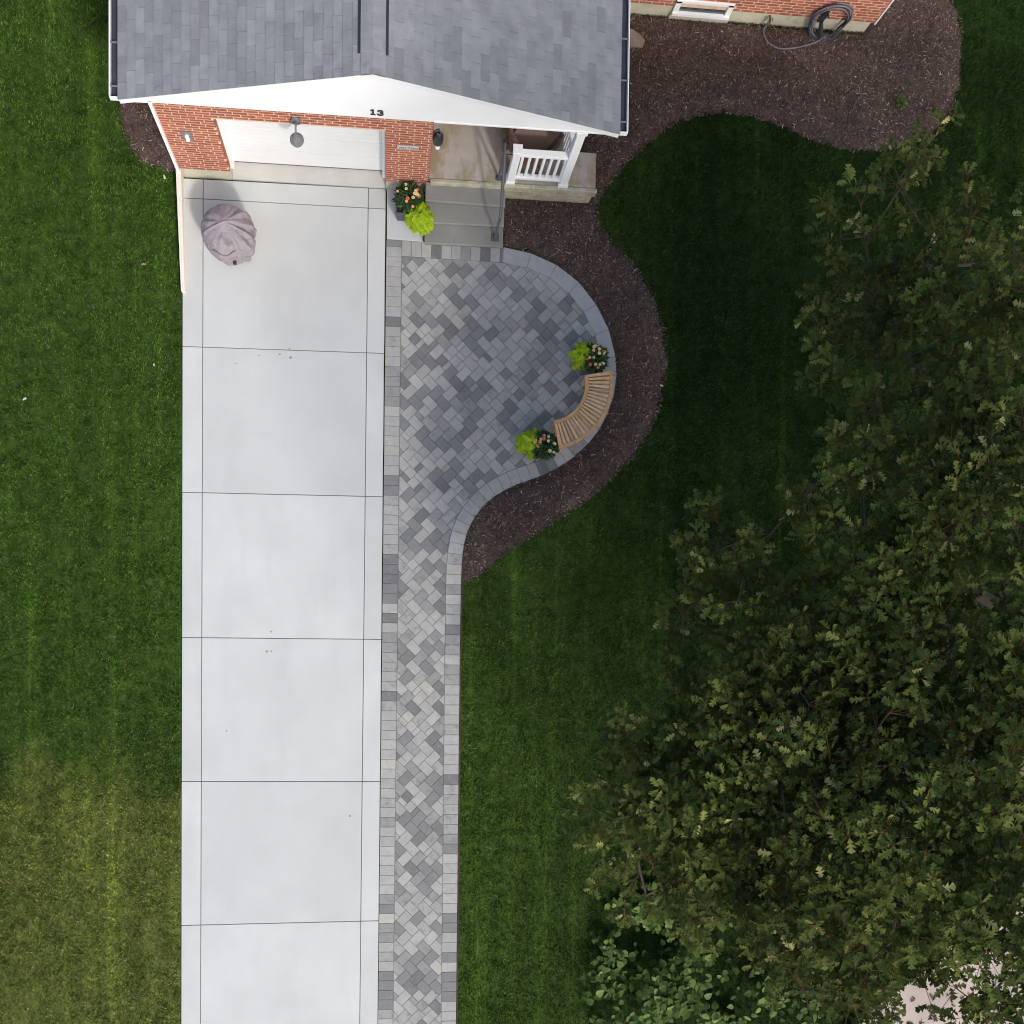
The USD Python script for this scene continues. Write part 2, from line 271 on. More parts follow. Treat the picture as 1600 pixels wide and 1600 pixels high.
def grass_mat(name, blades):
    """Lawn: mowing bands along y, dry straw-coloured patches near the street, tree shade painted in as a darker colour on the oak side."""
    g1 = [(.0, (.018, .044, .006)), (.5, (.049, .112, .014)), (.85, (.090, .178, .026)), (1., (.19, .25, .07))]
    n = {'g': ('geometry', {}), 'tn': ('attribute', dict(attribute='tone')), 's': ('separate_xyz', {}), 'm': ('mapping', {'scale': (4.2, .15, 1)}), 'n1': ('noise_texture', dict(scale=1., detail=3., roughness=.55)),
         'n2': ('noise_texture', dict(scale=.9, detail=4., roughness=.6)), 'n3': ('noise_texture', dict(scale=11., detail=4., roughness=.72)),
         'r': ('rgb_ramp', {'ramp': g1 if blades else [(0, (.027, .050, .008)), (1, (.044, .080, .013))]}),
         'rb': ('rgb_ramp', {'ramp': [(.34, [.84] * 3), (.5, [.98] * 3), (.60, [1.1, 1.1, 1.05]), (.70, [1.55, 1.58, 1.3])]}),
         'r3': ('rgb_ramp', {'ramp': [(.3, [.6] * 3), (.5, [.97] * 3), (.7, [1.5, 1.47, 1.4])]}),
         'x1': ('mix_color', dict(blend_type='multiply', fac=1., use_clamp=False)), 'x3': ('mix_color', dict(blend_type='multiply', fac=1., use_clamp=False)),
         # dry zone: y below -1.6 (towards the street), ragged edge
         'dy': ('math', dict(math_type='multiply_add', value2=-1.3, value3=-1.85)), 'dn': ('math', dict(math_type='multiply_add', value2=4.4, value3=-2.2)), 'da': ('math', dict(math_type='add')),
         'dx': ('map_range', dict(from_min=-.5, from_max=1.2, to_min=1., to_max=0., clamp=True)), 'dc': ('clamp', dict(min=0., max=1.)), 'dm': ('math', dict(math_type='multiply')), 'dk': ('math', dict(math_type='multiply', value2=.9)),
         'xd': ('mix_color', dict(blend_type='multiply', b=(2.75, 1.74, 2.6), use_clamp=False)),
         # painted tree shade, grass colour darkened: x above ~2
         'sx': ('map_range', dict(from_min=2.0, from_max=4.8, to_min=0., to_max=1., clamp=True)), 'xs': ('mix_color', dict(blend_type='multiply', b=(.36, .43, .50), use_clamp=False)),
         'p': ('principled_bsdf', dict(roughness=.7, specular_ior_level=.08)), 't': ('translucent_bsdf', {}), 'mx': ('mix_closure', dict(fac=.25 if blades else 0.))}
    l = [('g.position', 's.vector'), ('g.position', 'm.vector'), ('m.vector', 'n1.vector'), ('g.position', 'n2.vector'), ('g.position', 'n3.vector'),
         ('tn.fac' if blades else 'n2.fac', 'r.fac'), ('n1.fac', 'rb.fac'), ('n3.fac', 'r3.fac'), ('r.color', 'x1.a'), ('rb.color', 'x1.b'), ('x1.result', 'x3.a'), ('r3.color', 'x3.b'),
         ('s.y', 'dy.value1'), ('n2.fac', 'dn.value1'), ('dy.value', 'da.value1'), ('dn.value', 'da.value2'), ('da.value', 'dc.value'), ('s.x', 'dx.value'), ('dc.result', 'dm.value1'), ('dx.result', 'dm.value2'), ('dm.value', 'dk.value1'),
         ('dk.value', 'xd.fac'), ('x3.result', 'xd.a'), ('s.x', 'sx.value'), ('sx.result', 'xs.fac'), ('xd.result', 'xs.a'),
         ('xs.result', 'p.base_color'), ('xs.result', 't.color'), ('p.BSDF', 'mx.closure1'), ('t.BSDF', 'mx.closure2')]
    return usdkit.material(stage, f'/World/Looks/{name}', n, l, surface='mx.closure')
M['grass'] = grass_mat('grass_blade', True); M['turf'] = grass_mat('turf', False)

rng = np.random.default_rng(7)
# ================================================================ the ground plan
slab_left = lambda v: 284.3 - 1.6 * (v - 460) / 1140
W = sbox(-7.5, -7.2, 12.5, 13.0)
DRIVE = ground_poly([(286, 278), (603, 295), (601.5, 545), (590, 1600), (587.5, 1800), (282, 1800), (282.7, 1600), (284.5, 460)])
curve = [(785, 386), (820, 393), (855, 406), (885, 424), (912, 449), (934, 480), (950, 512), (960, 546), (963.5, 580), (960, 612), (950, 645), (933, 676), (908, 704), (877, 727), (846, 743), (815, 754), (786, 767), (763, 783), (745, 803), (732, 826), (725, 850), (721.5, 880), (720, 920), (717.5, 1100), (715.5, 1300), (712.3, 1600), (710, 1800)]
def smooth_line(p, step=.03, s=1):
    p = np.asarray(p, float); d = np.r_[0, np.cumsum(np.linalg.norm(np.diff(p, axis=0), axis=1))]
    from scipy.interpolate import PchipInterpolator
    t = np.linspace(0, d[-1], max(2, int(d[-1] / step)))
    return np.stack([PchipInterpolator(d, p[:, k])(t) for k in range(p.shape[1])], 1)
CUR = smooth_line([at(*q)[:2] for q in curve])
left_pave = [at(*q)[:2] for q in [(587.5 + .6, 1800), (590.6, 1600), (602, 545), (604, 374)]]
top_pave = [at(*q)[:2] for q in [(604, 374), (660, 378), (785, 386)]]
PAVE = Polygon(np.vstack([left_pave, top_pave[1:2], CUR])).buffer(0)
BW = .238
HOUSE = sbox(-3.13, 7.39, .58, 13); PORCH = sbox(.58, 7.36, 3.14, 7.92).union(sbox(.58, 7.36, 2.68, 10.3)); WING = sbox(2.6, 10.36, 7.66, 14)
STEPS = Polygon([at(u, v)[:2] for u, v in [(661, 283), (661, 384), (785, 388), (790, 290)]])
PAD = ground_poly([(604, 290), (662, 290), (662, 378.5), (604, 374)])
mulch_px = [(905, 195), (983, 195), (983, 10), (1352, 45), (1365, -60), (1440, -60), (1470, -25), (1497, 25), (1504, 75), (1500, 130), (1480, 180), (1440, 215), (1390, 231), (1335, 233), (1280, 219), (1230, 197), (1180, 179), (1130, 172), (1085, 178), (1045, 195), (1010, 222), (978, 252), (953, 280), (936, 306), (930, 330), (938, 356), (960, 385), (990, 415), (1015, 455), (1033, 510), (1040, 560), (1035, 610), (1020, 660), (990, 710), (955, 745), (915, 780), (870, 810), (830, 835), (790, 860), (762, 885), (745, 903), (722, 909), (700, 880), (740, 780), (860, 720), (940, 600), (900, 460), (780, 380), (780, 290), (905, 290)]
MB1 = ground_poly(mulch_px).buffer(.12).buffer(-.12).difference(PAVE.buffer(.035)).difference(PORCH).difference(WING).difference(STEPS)
MB1 = max(getattr(MB1, 'geoms', [MB1]), key=lambda g: g.area)
MB2 = ground_poly([(187, 100), (300, 100), (300, 268), (283, 268), (264, 264), (244, 259), (220, 247), (205, 225), (195, 200), (188, 175)]).buffer(.1).buffer(-.1).difference(HOUSE)
WALK = ground_poly([(1250, 1665), (1345, 1592), (1512, 1470), (1600, 1405), (1900, 1200), (2200, 1500), (1500, 1950)])
CURB = Polygon([at(*q)[:2] for q in [(274, 262), (283, 262), (290, 456), (283, 456)]])
hard = PAVE.buffer(.018).union(DRIVE.buffer(.03)).union(HOUSE).union(PORCH).union(WING).union(STEPS).union(PAD).union(MB1.buffer(-.02)).union(MB2.buffer(-.02)).union(WALK).union(CURB.buffer(.01))
LAWN = W.difference(hard)

# the ground: one sheet to the horizon
gx = np.r_[-600, -200, -60, -25, np.linspace(-14, 20, 69), 35, 70, 200, 600]
gy = np.r_[-600, -200, -60, -25, np.linspace(-14, 20, 69), 35, 70, 200, 600]
X, Y = np.meshgrid(gx, gy, indexing='ij')
Z = np.full_like(X, -.045); near = (np.abs(X - 3) < 17) & (np.abs(Y - 3) < 17)
Z[near] += .016 * (meshkit.noise(np.stack([X, Y, 0 * X], -1)[near] * .9, 3) - .5)
ii = np.arange(len(gx) * len(gy)).reshape(len(gx), len(gy))
quads = np.stack([ii[:-1, :-1], ii[1:, :-1], ii[1:, 1:], ii[:-1, 1:]], -1).reshape(-1, 4)
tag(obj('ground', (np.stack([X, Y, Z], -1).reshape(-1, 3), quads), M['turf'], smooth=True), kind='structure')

# grass blades
def blades(region, per_m2, h=(.032, .075), seed=1, w=.0098):
    r = np.random.default_rng(seed); x0, y0, x1, y1 = region.bounds
    n = int(per_m2 * (x1 - x0) * (y1 - y0)); p = np.c_[r.uniform(x0, x1, n), r.uniform(y0, y1, n)]
    # blades stand in tufts
    tuft = meshkit.noise(np.c_[p * 14, np.zeros(n)], 5); p = p[r.random(n) < .35 + .9 * tuft]
    px = pixels(np.c_[p, np.zeros(len(p))])
    ok = (px[:, 0] > -60) & (px[:, 0] < 1670) & (px[:, 1] > -60) & (px[:, 1] < 1670)
    p = p[ok]; shapely.prepare(region); p = p[shapely.contains_xy(region, p[:, 0], p[:, 1])]
    n = len(p); a = r.uniform(0, 2 * math.pi, n) ; lean = r.uniform(.25, 1.1, n)
    flow = (meshkit.fbm(np.c_[p * 3.0, np.zeros(n)], 3, 9) - .5) * 9
    a = np.where(r.random(n) < .55, flow + r.normal(0, .6, n), a)
    L = r.uniform(*h, n) * (.75 + .5 * meshkit.noise(np.c_[p * 5, np.zeros(n)], 8))
    d = np.stack([np.cos(a) * np.sin(lean), np.sin(a) * np.sin(lean), np.cos(lean)], -1)
    s = np.stack([-np.sin(a), np.cos(a), 0 * a], -1) * (w * r.uniform(.6, 1.3, n) / 2)[:, None]
    b = np.c_[p, np.full(n, -.047)]
    mid = b + d * (L * .6)[:, None]; mid[:, 2] += L * .12
    v = np.stack([b - s, b + s, mid + s * .7, b + d * L[:, None]], 1).reshape(-1, 3)
    i = np.arange(n)[:, None] * 4
    f = np.vstack([i + [0, 1, 2], i + [0, 2, 3]])
    return v, f
lawn_l = LAWN.intersection(sbox(-7.5, -7.2, -1, 13)); lawn_r = LAWN.intersection(sbox(-1, -7.2, 12.5, 13))
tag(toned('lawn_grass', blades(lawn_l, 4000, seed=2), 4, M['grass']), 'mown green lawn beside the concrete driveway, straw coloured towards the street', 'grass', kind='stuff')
tag(toned('lawn_grass', blades(lawn_r, 3300, seed=3), 4, M['grass']), 'green lawn between the paver path, the mulch bed and the oak, tree shade painted into its colour', 'grass', kind='stuff')

# mulch beds: a heaped base and loose shreds
def bed(region, z=.0, name='mulch_bed', seed=1, dens=2100):
    r = np.random.default_rng(seed)
    x0, y0, x1, y1 = region.bounds; st = .07
    xs, ys = np.arange(x0 - st, x1 + 2 * st, st), np.arange(y0 - st, y1 + 2 * st, st)
    g = np.stack(np.meshgrid(xs, ys, indexing='ij'), -1); inside = shapely.contains_xy(region.buffer(.035), g[..., 0], g[..., 1])
    dist = shapely.distance(region.boundary, shapely.points(g.reshape(-1, 2))).reshape(g.shape[:2])
    zz = np.where(inside, -.03 + .045 * np.clip(dist / .15, 0, 1), -.06) + .022 * (meshkit.fbm(np.concatenate([g * 6, 0 * g[..., :1]], -1), 3, seed) - .5)
    k = np.arange(inside.size).reshape(inside.shape)
    q = np.stack([k[:-1, :-1], k[1:, :-1], k[1:, 1:], k[:-1, 1:]], -1).reshape(-1, 4)
    q = q[inside.reshape(-1)[q].sum(1) >= 3]
    uq, inv = np.unique(q, return_inverse=True); q = inv.reshape(q.shape)
    base = tag(obj(name, (np.concatenate([g, zz[..., None]], -1).reshape(-1, 3)[uq], q), M['mulch'], smooth=True), kind='structure')
    n = int(dens * (x1 - x0) * (y1 - y0)); p = np.c_[r.uniform(x0, x1, n), r.uniform(y0, y1, n)]
    p = p[shapely.contains_xy(region.buffer(.045), p[:, 0], p[:, 1])]; n = len(p)
    dd = shapely.distance(region.boundary, shapely.points(p)); pz = -.03 + .045 * np.clip(dd / .15, 0, 1) + .006 + r.uniform(0, .014, n)
    a = r.uniform(0, 2 * math.pi, n); L = r.gamma(3., .011, n).clip(.012, .10); w = r.uniform(.003, .010, n); el = r.normal(0, .28, n)
    d = np.stack([np.cos(a) * np.cos(el), np.sin(a) * np.cos(el), np.sin(el)], -1) * (L / 2)[:, None]
    s = np.stack([-np.sin(a), np.cos(a), r.normal(0, .4, n)], -1) * w[:, None]
    c = np.c_[p, pz]; up = np.array([0, 0, .004])
    v = np.stack([c - d - s * .6, c - d + s * .6, c + d * 1.0 + s * .5, c + d * .9 - s * .7, c + up - d * .5, c + up + d * .5], 1).reshape(-1, 3)
    i = np.arange(n)[:, None] * 6
    f = np.vstack([i + t for t in ([0, 3, 5], [0, 5, 4], [1, 4, 5], [1, 5, 2], [0, 4, 1], [3, 2, 5])])
    return base, (v, f)
b1, c1 = bed(MB1, seed=4); tag(toned('mulch_shreds', c1, 6, M['chip']), 'dark brown shredded bark mulch around the patio and under the hose', 'mulch', kind='stuff')
b2, c2 = bed(MB2, seed=5); tag(toned('mulch_shreds', c2, 6, M['chip']), 'small patch of brown bark mulch beside the garage side wall', 'mulch', kind='stuff')

# ---------------------------------------------------------------- driveway: saw-cut concrete slabs
drive = tag(UsdGeom.Xform.Define(stage, '/World/driveway').GetPrim(), kind='structure')
obj('joint_bed', prisms(DRIVE.buffer(-.012), -.08, -.012), M['joint'], drive)
rows = [(278, 295), (308.8, 326.3), (541, 552), (769, 776), (996, 999), (1221, 1221), (1446, 1438.5), (1674, 1660)]
def edge(u0, u1):                     # a line down the driveway: photo column at v = 300 and at v = 1600
    return lambda v: u0 + (u1 - u0) * (v - 300) / 1300
cols = [edge(285.2, 282.8), edge(317.5, 313.2), edge(575.5, 562), edge(603, 590.3)]
def rowv(k, u): a, b = rows[k]; return a + (b - a) * (u - 284) / (600 - 284)
for k in range(len(rows) - 1):
    for c in range(3):
        q = []
        for kk, cc in ((k, c), (k, c + 1), (k + 1, c + 1), (k + 1, c)):
            v = sum(rows[kk]) / 2; u = cols[cc](v); v = rowv(kk, u); u = cols[cc](v); q.append(at(u, v)[:2])
        p = Polygon(q).buffer(-.0052, join_style=2)
        ring = np.array(p.exterior.coords)[:-1]
        if not p.exterior.is_ccw: ring = ring[::-1]
        obj('slab', chamfer(ring, -.1, rng.uniform(-.0006, .0006), .003), M[['concrete', 'concrete_b', 'concrete_c'][(k * 2 + c) % 3]], drive)
pad = tag(obj('concrete_pad', chamfer(np.array(PAD.buffer(-.006, join_style=2).exterior.coords)[:-1][::(1 if PAD.exterior.is_ccw else -1)], -.1, .012, .006), M['pad']), kind='structure')
# soil showing along the driveway edge, black edging along the path
lft = smooth_line([at(*q)[:2] for q in [(284.3, 462), (282.6, 1600), (282, 1800)]], .2)
tag(obj('soil_strip', prisms(LineString(lft).buffer(.035, cap_style=2, single_sided=True).difference(DRIVE), -.06, -.012), M['soil']), kind='structure')
tag(obj('edge_restraint', prisms(LineString(CUR[18:]).buffer(.03, cap_style=2).difference(PAVE.buffer(.004)), -.06, -.008), M['soil']), kind='structure')

# ---------------------------------------------------------------- pavers
FIELD = PAVE.buffer(-BW, join_style=2)
split_y = at(650, 790)[1]
patio = tag(UsdGeom.Xform.Define(stage, '/World/patio').GetPrim(), kind='structure')
path = tag(UsdGeom.Xform.Define(stage, '/World/garden_path').GetPrim(), kind='structure')
border = tag(UsdGeom.Xform.Define(stage, '/World/paver_border').GetPrim(), kind='structure')
obj('sand_bed', prisms(PAVE.buffer(-.004), -.09, -.011), M['sand'], patio)
tones = [0, 1, 2, 3, 4, 5, 6]; prob = np.array([.22, .23, .17, .12, .15, .07, .04]); prob /= prob.sum()
def lay(ring, parent, t=None):
    p = Polygon(ring)
    if not p.is_valid or p.area < .0012: return
    if not p.exterior.is_ccw: ring = ring[::-1]
    t = rng.choice(tones, p=prob) if t is None else t
    z = rng.normal(0, .0011)
    obj('paver', chamfer(ring, -.06, z, .004, tilt=rng.normal(0, .004, 2)), M[f'paver{t}'] if not isinstance(t, str) else M[t], parent)
pw, pl = .1505, .2255
c45 = math.cos(math.pi / 4)
def rot45(q): q = np.asarray(q) - 0.; return np.stack([c45 * (q[:, 0] + q[:, 1]), c45 * (-q[:, 0] + q[:, 1])], -1) + np.array([.30, .02])
shapely.prepare(FIELD)
last = 4
for i in range(-70, 70):
    for j in range(-70, 70):
        o = np.array([i * pw + j * pl, i * pw - j * pl])
        for kind in (0, 1):
            rct = [(0, 0), (pl, 0), (pl, pw), (0, pw)] if kind == 0 else [(pl, pw - pl), (pl + pw, pw - pl), (pl + pw, pw), (pl, pw)]
            q = rot45(np.array(rct) + o); cen = q.mean(0)
            if not (-.3 < cen[0] < 3.8 and -7.3 < cen[1] < 6.9): continue
            pix = pixels(np.r_[cen, 0])
            if pix[1] > 1650: continue
            g = Polygon(q).intersection(FIELD)
            for gg in getattr(g, 'geoms', [g]):
                if gg.geom_type != 'Polygon' or gg.area < .0012: continue
                gg = gg.buffer(-.0024, join_style=2).simplify(.004)
                if gg.geom_type != 'Polygon' or gg.is_empty: continue
                if rng.random() < .24 and gg.area > .03 and len(gg.exterior.coords) == 5:   # some are laid as two halves
                    rr = np.array(gg.exterior.coords)[:-1]; e = [np.linalg.norm(rr[1] - rr[0]), np.linalg.norm(rr[2] - rr[1])]
                    if e[0] < e[1]: rr = np.roll(rr, -1, 0)
                    m1, m2 = rr[0] + (rr[1] - rr[0]) * .64, rr[3] + (rr[2] - rr[3]) * .64
                    lay(np.array([rr[0], m1, m2, rr[3]]), patio if cen[1] > split_y else path)
                    s = (rr[1] - rr[0]) / np.linalg.norm(rr[1] - rr[0]) * .004
                    lay(np.array([m1 + s, rr[1], rr[2], m2 + s]), patio if cen[1] > split_y else path); continue
                dark = meshkit.noise(np.r_[cen * 1.7, 0][None], 21)[0]
                t = None
                if dark < .36 and rng.random() < .35: t = rng.choice([3, 4, 4, 5])
                if t is None and cen[1] < split_y and rng.random() < .3: t = rng.choice([2, 3, 3, 4, 4, 5])
                lay(np.array(gg.exterior.coords)[:-1], patio if cen[1] > split_y else path, t)
def soldier(line, side, step, lo=0, tone=None):
    """A course of pavers laid across a line; line runs along the outside edge."""
    line = np.asarray(line); d = np.r_[0, np.cumsum(np.linalg.norm(np.diff(line, axis=0), axis=1))]
    pos = lambda s: np.array([np.interp(s, d, line[:, 0]), np.interp(s, d, line[:, 1])])
    s = lo; prev = None; run = 0
    while s < d[-1] - .03:
        st = step(s) if callable(step) else step
        e = min(s + st, d[-1]); g = .0022
        q = []
        for w in (s + g, e - g):
            t = pos(min(w + .02, d[-1])) - pos(max(w - .02, 0)); t /= np.linalg.norm(t); nrm = np.array([-t[1], t[0]]) * side
            q.append((pos(w), pos(w) + nrm * (BW - .004)))
        ring = np.array([q[0][0], q[1][0], q[1][1], q[0][1]])
        px_ = pixels(np.r_[ring.mean(0), 0])
        if -30 < px_[1] < 1650:
            t = tone(s) if tone else None
            if t is None and prev is not None and rng.random() < .22: t = prev
            if t is None: t = rng.choice(tones, p=[.20, .19, .14, .15, .18, .10, .04])
            lay(ring, border, t); prev = t if not isinstance(t, str) else None
        s = e
lp = smooth_line(left_pave, .05); soldier(lp, -1, .1535)
tp = np.vstack([at(604, 374)[:2], at(660, 378)[:2], at(787, 386.5)[:2]]); tp = smooth_line(tp, .05)
soldier(tp, -1, .1535, lo=BW)
dcur = np.r_[0, np.cumsum(np.linalg.norm(np.diff(CUR, axis=0), axis=1))]
def pixv(s): return pixels([np.interp(s, dcur, CUR[:, 0]), np.interp(s, dcur, CUR[:, 1]), 0])[1]
soldier(CUR, -1, lambda s: .44 if pixv(s + .1) < 540 and pixv(s) > 386 else .30 if pixv(s) < 700 else .1585, lo=.02, tone=lambda s: 'arc' if 386 < pixv(s) < 690 and rng.random() < .82 else None)

# the walk under the oak
tag(obj('walkway', prisms(WALK, -.1, -.01), M['pink']), kind='structure')

# ================================================================ the house
YF = 7.39                                          # the garage wall's face
ZS, ZR, XR = 2.27, 3.42, -.225                      # soffit, ridge height, ridge line
XL, XRR = -3.53, 3.12                               # eaves
ZE = 2.33
house = thing('house', 'brick house with grey shingle roof, white gable and a single garage door', 'house', (-1.27, YF, 0))
# masonry
def bricks(parent, x0, x1, z0, z1, Y, holes=(), x_lim=None, y_vis=True, depth=.09, seed=3):
    r = np.random.default_rng(seed); ch, bl, mj = .0677, .2035, .014
    nz = int(round((z1 - z0) / ch)); ch = (z1 - z0) / nz
    for k in range(nz):
        za, zb = z0 + k * ch, z0 + (k + 1) * ch - mj
        shift = ((0, .5)[k % 2] if k % 6 != 3 else .27) * bl + r.normal(0, .004)
        x = x0 - shift
        while x < x1:
            a, b = max(x, x0), min(x + bl - mj, x1); x += bl
            if b - a < .03: continue
            segs = [(a, b)]
            for hx0, hx1, hz0, hz1 in holes:
                if zb > hz0 + .005 and za < hz1 - .005:
                    segs = [q for s0, s1 in segs for q in ((s0, min(s1, hx0)), (max(s0, hx1), s1)) if q[1] - q[0] > .025]
            for s0, s1 in segs:
                if y_vis:
                    p = pixels([(s0 + s1) / 2, Y, zb])
                    if not (-20 < p[0] < 1620 and -12 < p[1] < 1620): continue
                dy = r.uniform(.0008, .0020)
                obj('brick', boxm((s0, Y - dy, za), (s1, Y + depth, zb)), M[f'brick{r.integers(4)}'], parent)
gx0, gx1, gz1 = -2.39, -.065, 1.885
front = obj('front_wall', MB().box((-3.125, YF, .285), (gx0, YF + .2, ZS)).box((gx1, YF, .285), (.575, YF + .2, ZS)).box((gx0, YF, gz1), (gx1, YF + .2, ZS)).get(), M['mortar'], house)
bricks(front, -3.125, .575, .29, 2.262, YF, [(gx0, gx1, 0, gz1)], seed=3)
# door reveals in brick
for s, x in ((1, gx0), (-1, gx1)):
    for k in range(24):
        za = .29 + k * .068
        if za + .05 < gz1: obj('brick', boxm((x - s * .01, YF + .012 + (.03 if k % 2 else 0), za), (x + s * .006, YF + .13, za + .0665)), M[f'brick{k % 4}'], front)
side = obj('side_wall', MB().box((-3.12, YF + .2, .285), (-2.92, 13, ZS)).box((.375, YF + .2, .0), (.572, 10.4, ZS)).get(), M['brick0'], house)
for k in range(28):                                # brick courses on the porch side of the garage
    za = .515 + k * .0677
    if za + .057 > ZS: break
    y = YF + (.0 if k % 2 else -.1)
    while y < 9.4:
        a, b = max(y, YF + .004), y + .193
        obj('brick', boxm((.56, a, za), (.582, b, za + .057)), M[f'brick{(k + int(y * 7)) % 4}'], side); y += .2035
obj('foundation', MB().box((-3.115, YF + .012, -.1), (gx0 - .0, YF + .3, .284)).box((gx1, YF + .012, -.1), (.56, YF + .3, .284)).box((-3.115, YF + .3, -.1), (-2.9, 13, .284)).get(), M['foundation'], house)
# garage door: four ribbed sections set back in the opening
gd = obj('garage_door', boxm((gx0 + .045, YF + .245, .13), (gx1 - .045, YF + .28, gz1)), M['door'], house)
for k in range(4):
    z0 = .135 + k * .435; z1 = min(z0 + .429, gz1 - .005); m = MB()
    m.box((gx0 + .05, YF + .225, z0), (gx1 - .05, YF + .246, z1))
    for j in range(4):
        zc_ = z0 + .055 + j * .107; m.box((gx0 + .05, YF + .2235, zc_ - .045), (gx1 - .05, YF + .226, zc_ + .045))
    obj('door_panel', m.get(), M['door'], gd)
obj('door_seal', boxm((gx0 + .05, YF + .222, .118), (gx1 - .05, YF + .25, .136)), M['black'], gd)
obj('door_frame', MB().box((gx0, YF + .10, .16), (gx0 + .05, YF + .25, gz1)).box((gx1 - .05, YF + .10, .16), (gx1, YF + .25, gz1)).box((gx0, YF + .05, gz1 - .03), (gx1, YF + .25, gz1 + .004)).get(), M['white'], house)
ap = MB().add([(gx0 + .004, YF + .3, -.1), (gx1 - .004, YF + .3, -.1), (gx1 - .004, YF + .3, .128), (gx0 + .004, YF + .3, .128), (gx0 + .004, YF + .012, -.1), (gx1 - .004, YF + .012, -.1), (gx1 - .004, YF + .012, .02), (gx0 + .004, YF + .012, .02)],
              [[4, 5, 6, 7], [7, 6, 2, 3], [0, 4, 7, 3], [5, 1, 2, 6]])
obj('apron', ap.get(), M['apron'], house)
obj('downspout', MB().box((-3.165, YF - .045, .22), (-3.125, YF + .02, ZS)).get(), M['white'], house)
# gable end: lapped white siding, fascia boards
zr = lambda x: ZE + (ZR - ZE) * (1 - abs(x - XR) / (XR - XL if x < XR else XRR - XR))
gm = MB(); k = 0; z = ZS - .02
while z < ZR - .03:
    z1 = z + .102
    def ext(zz):
        t = max(0., (zz + .03 - ZE) / (ZR - ZE)); return (XL + .02 + t * (XR - XL), XRR - .02 - t * (XRR - XR)) if t > 0 else (XL + .02, XRR - .02)
    a0, b0 = ext(z); a1, b1 = ext(min(z1, ZR - .035))
    zz = min(z1, ZR - .035)
    v = [(a0, YF - .014, z), (b0, YF - .014, z), (b1, YF - .004, zz), (a1, YF - .004, zz), (a0, YF + .06, z), (b0, YF + .06, z), (b1, YF + .06, zz), (a1, YF + .06, zz)]
    gm.add(v, [[0, 1, 2, 3], [5, 4, 7, 6], [4, 5, 1, 0], [4, 0, 3, 7], [1, 5, 6, 2], [3, 2, 6, 7]]); z = z1
gable = obj('gable', gm.get(), M['vinyl'], house)
for xa, xb in ((XL, XR), (XRR, XR)):
    za, zb = ZE, ZR
    v = [(xa, YF - .037, za - .12), (xb, YF - .037, zb - .12), (xb, YF - .037, zb - .012), (xa, YF - .037, za - .012), (xa, YF - .015, za - .12), (xb, YF - .015, zb - .12), (xb, YF - .015, zb - .012), (xa, YF - .015, za - .012)]
    f = [[0, 1, 2, 3], [5, 4, 7, 6], [4, 5, 1, 0], [0, 3, 7, 4], [1, 5, 6, 2], [3, 2, 6, 7]]
    obj('rake_board', (np.array(v), np.array(f) if xa < xb else np.array(f)[:, ::-1]), M['vinyl'], house)
obj('soffit', MB().box((XL + .01, YF - .02, ZS - .03), (-3.13, 13.4, ZS)).box((.58, YF - .02, ZS - .03), (XRR - .01, 13.4, ZS)).get(), M['white'], house)
# roof: a deck and shingle tabs course by course
roof = obj('roof', MB().add([(XL, YF - .04, ZE - .012), (XR, YF - .04, ZR - .012), (XR, 14, ZR - .012), (XL, 14, ZE - .012)], [[0, 1, 2, 3]])
           .add([(XR, YF - .04, ZR - .012), (XRR, YF - .04, ZE - .012), (XRR, 14, ZE - .012), (XR, 14, ZR - .012)], [[0, 1, 2, 3]]).get(), M['shingle1'], house)
yv = 9.75
for sgn, xe in ((-1, XL), (1, XRR)):
    L = math.hypot(xe - XR, ZR - ZE); n = 27; ex = L / n; ph = 0.
    du = np.array([xe - XR, 0, ZE - ZR]) / L; nrm = np.array([sgn * (ZR - ZE) / L, 0, abs(xe - XR) / L])
    r = np.random.default_rng(11 + sgn)
    for k in range(n):
        ph = (ph + (.6 if sgn > 0 else .42)) % 1
        y = YF - .045 - ph * .325
        while y < yv:
            a, b = max(y, YF - .045), min(y + .325, yv) - .0035; y += .325
            if b - a < .02: continue
            t = .007 + r.uniform(0, .003)
            s0, s1 = k * ex - .01, (k + 1) * ex + .008 + r.uniform(-.001, .001)
            o = np.array([XR, 0, ZR]); bot = o + du * s1; top = o + du * max(s0, 0)
            P = lambda q, yy, h: q + nrm * h + np.array([0, yy, 0])
            v = [P(top, a, -.006), P(bot, a, -.004), P(bot, b, -.004), P(top, b, -.006), P(top, a, .0005), P(bot, a, t), P(bot, b, t), P(top, b, .0005)]
            f = np.array([[4, 5, 6, 7], [0, 1, 5, 4], [1, 2, 6, 5], [2, 3, 7, 6]])
            m = M[f'shingle{r.choice(4, p=[.38, .3, .16, .16] if sgn > 0 else [.3, .34, .12, .24])}']
            obj('shingle', (np.array(v), f if sgn > 0 else f[:, ::-1]), m, roof)
    # the courses further back, one sheet each
    m = MB()
    for k in range(n):
        o = np.array([XR, 0, ZR]); bot = o + du * ((k + 1) * ex + .008) + nrm * .009; top = o + du * max(k * ex - .01, 0)
        q = np.array([[0, 1, 2, 3]]) if sgn > 0 else np.array([[3, 2, 1, 0]])
        m.add([top + [0, yv, 0], bot + [0, yv, 0], bot + [0, 14, 0], top + [0, 14, 0]], q)
    tag(obj('far_shingles', m.get(), M['shingle0'], roof), kind='stuff')
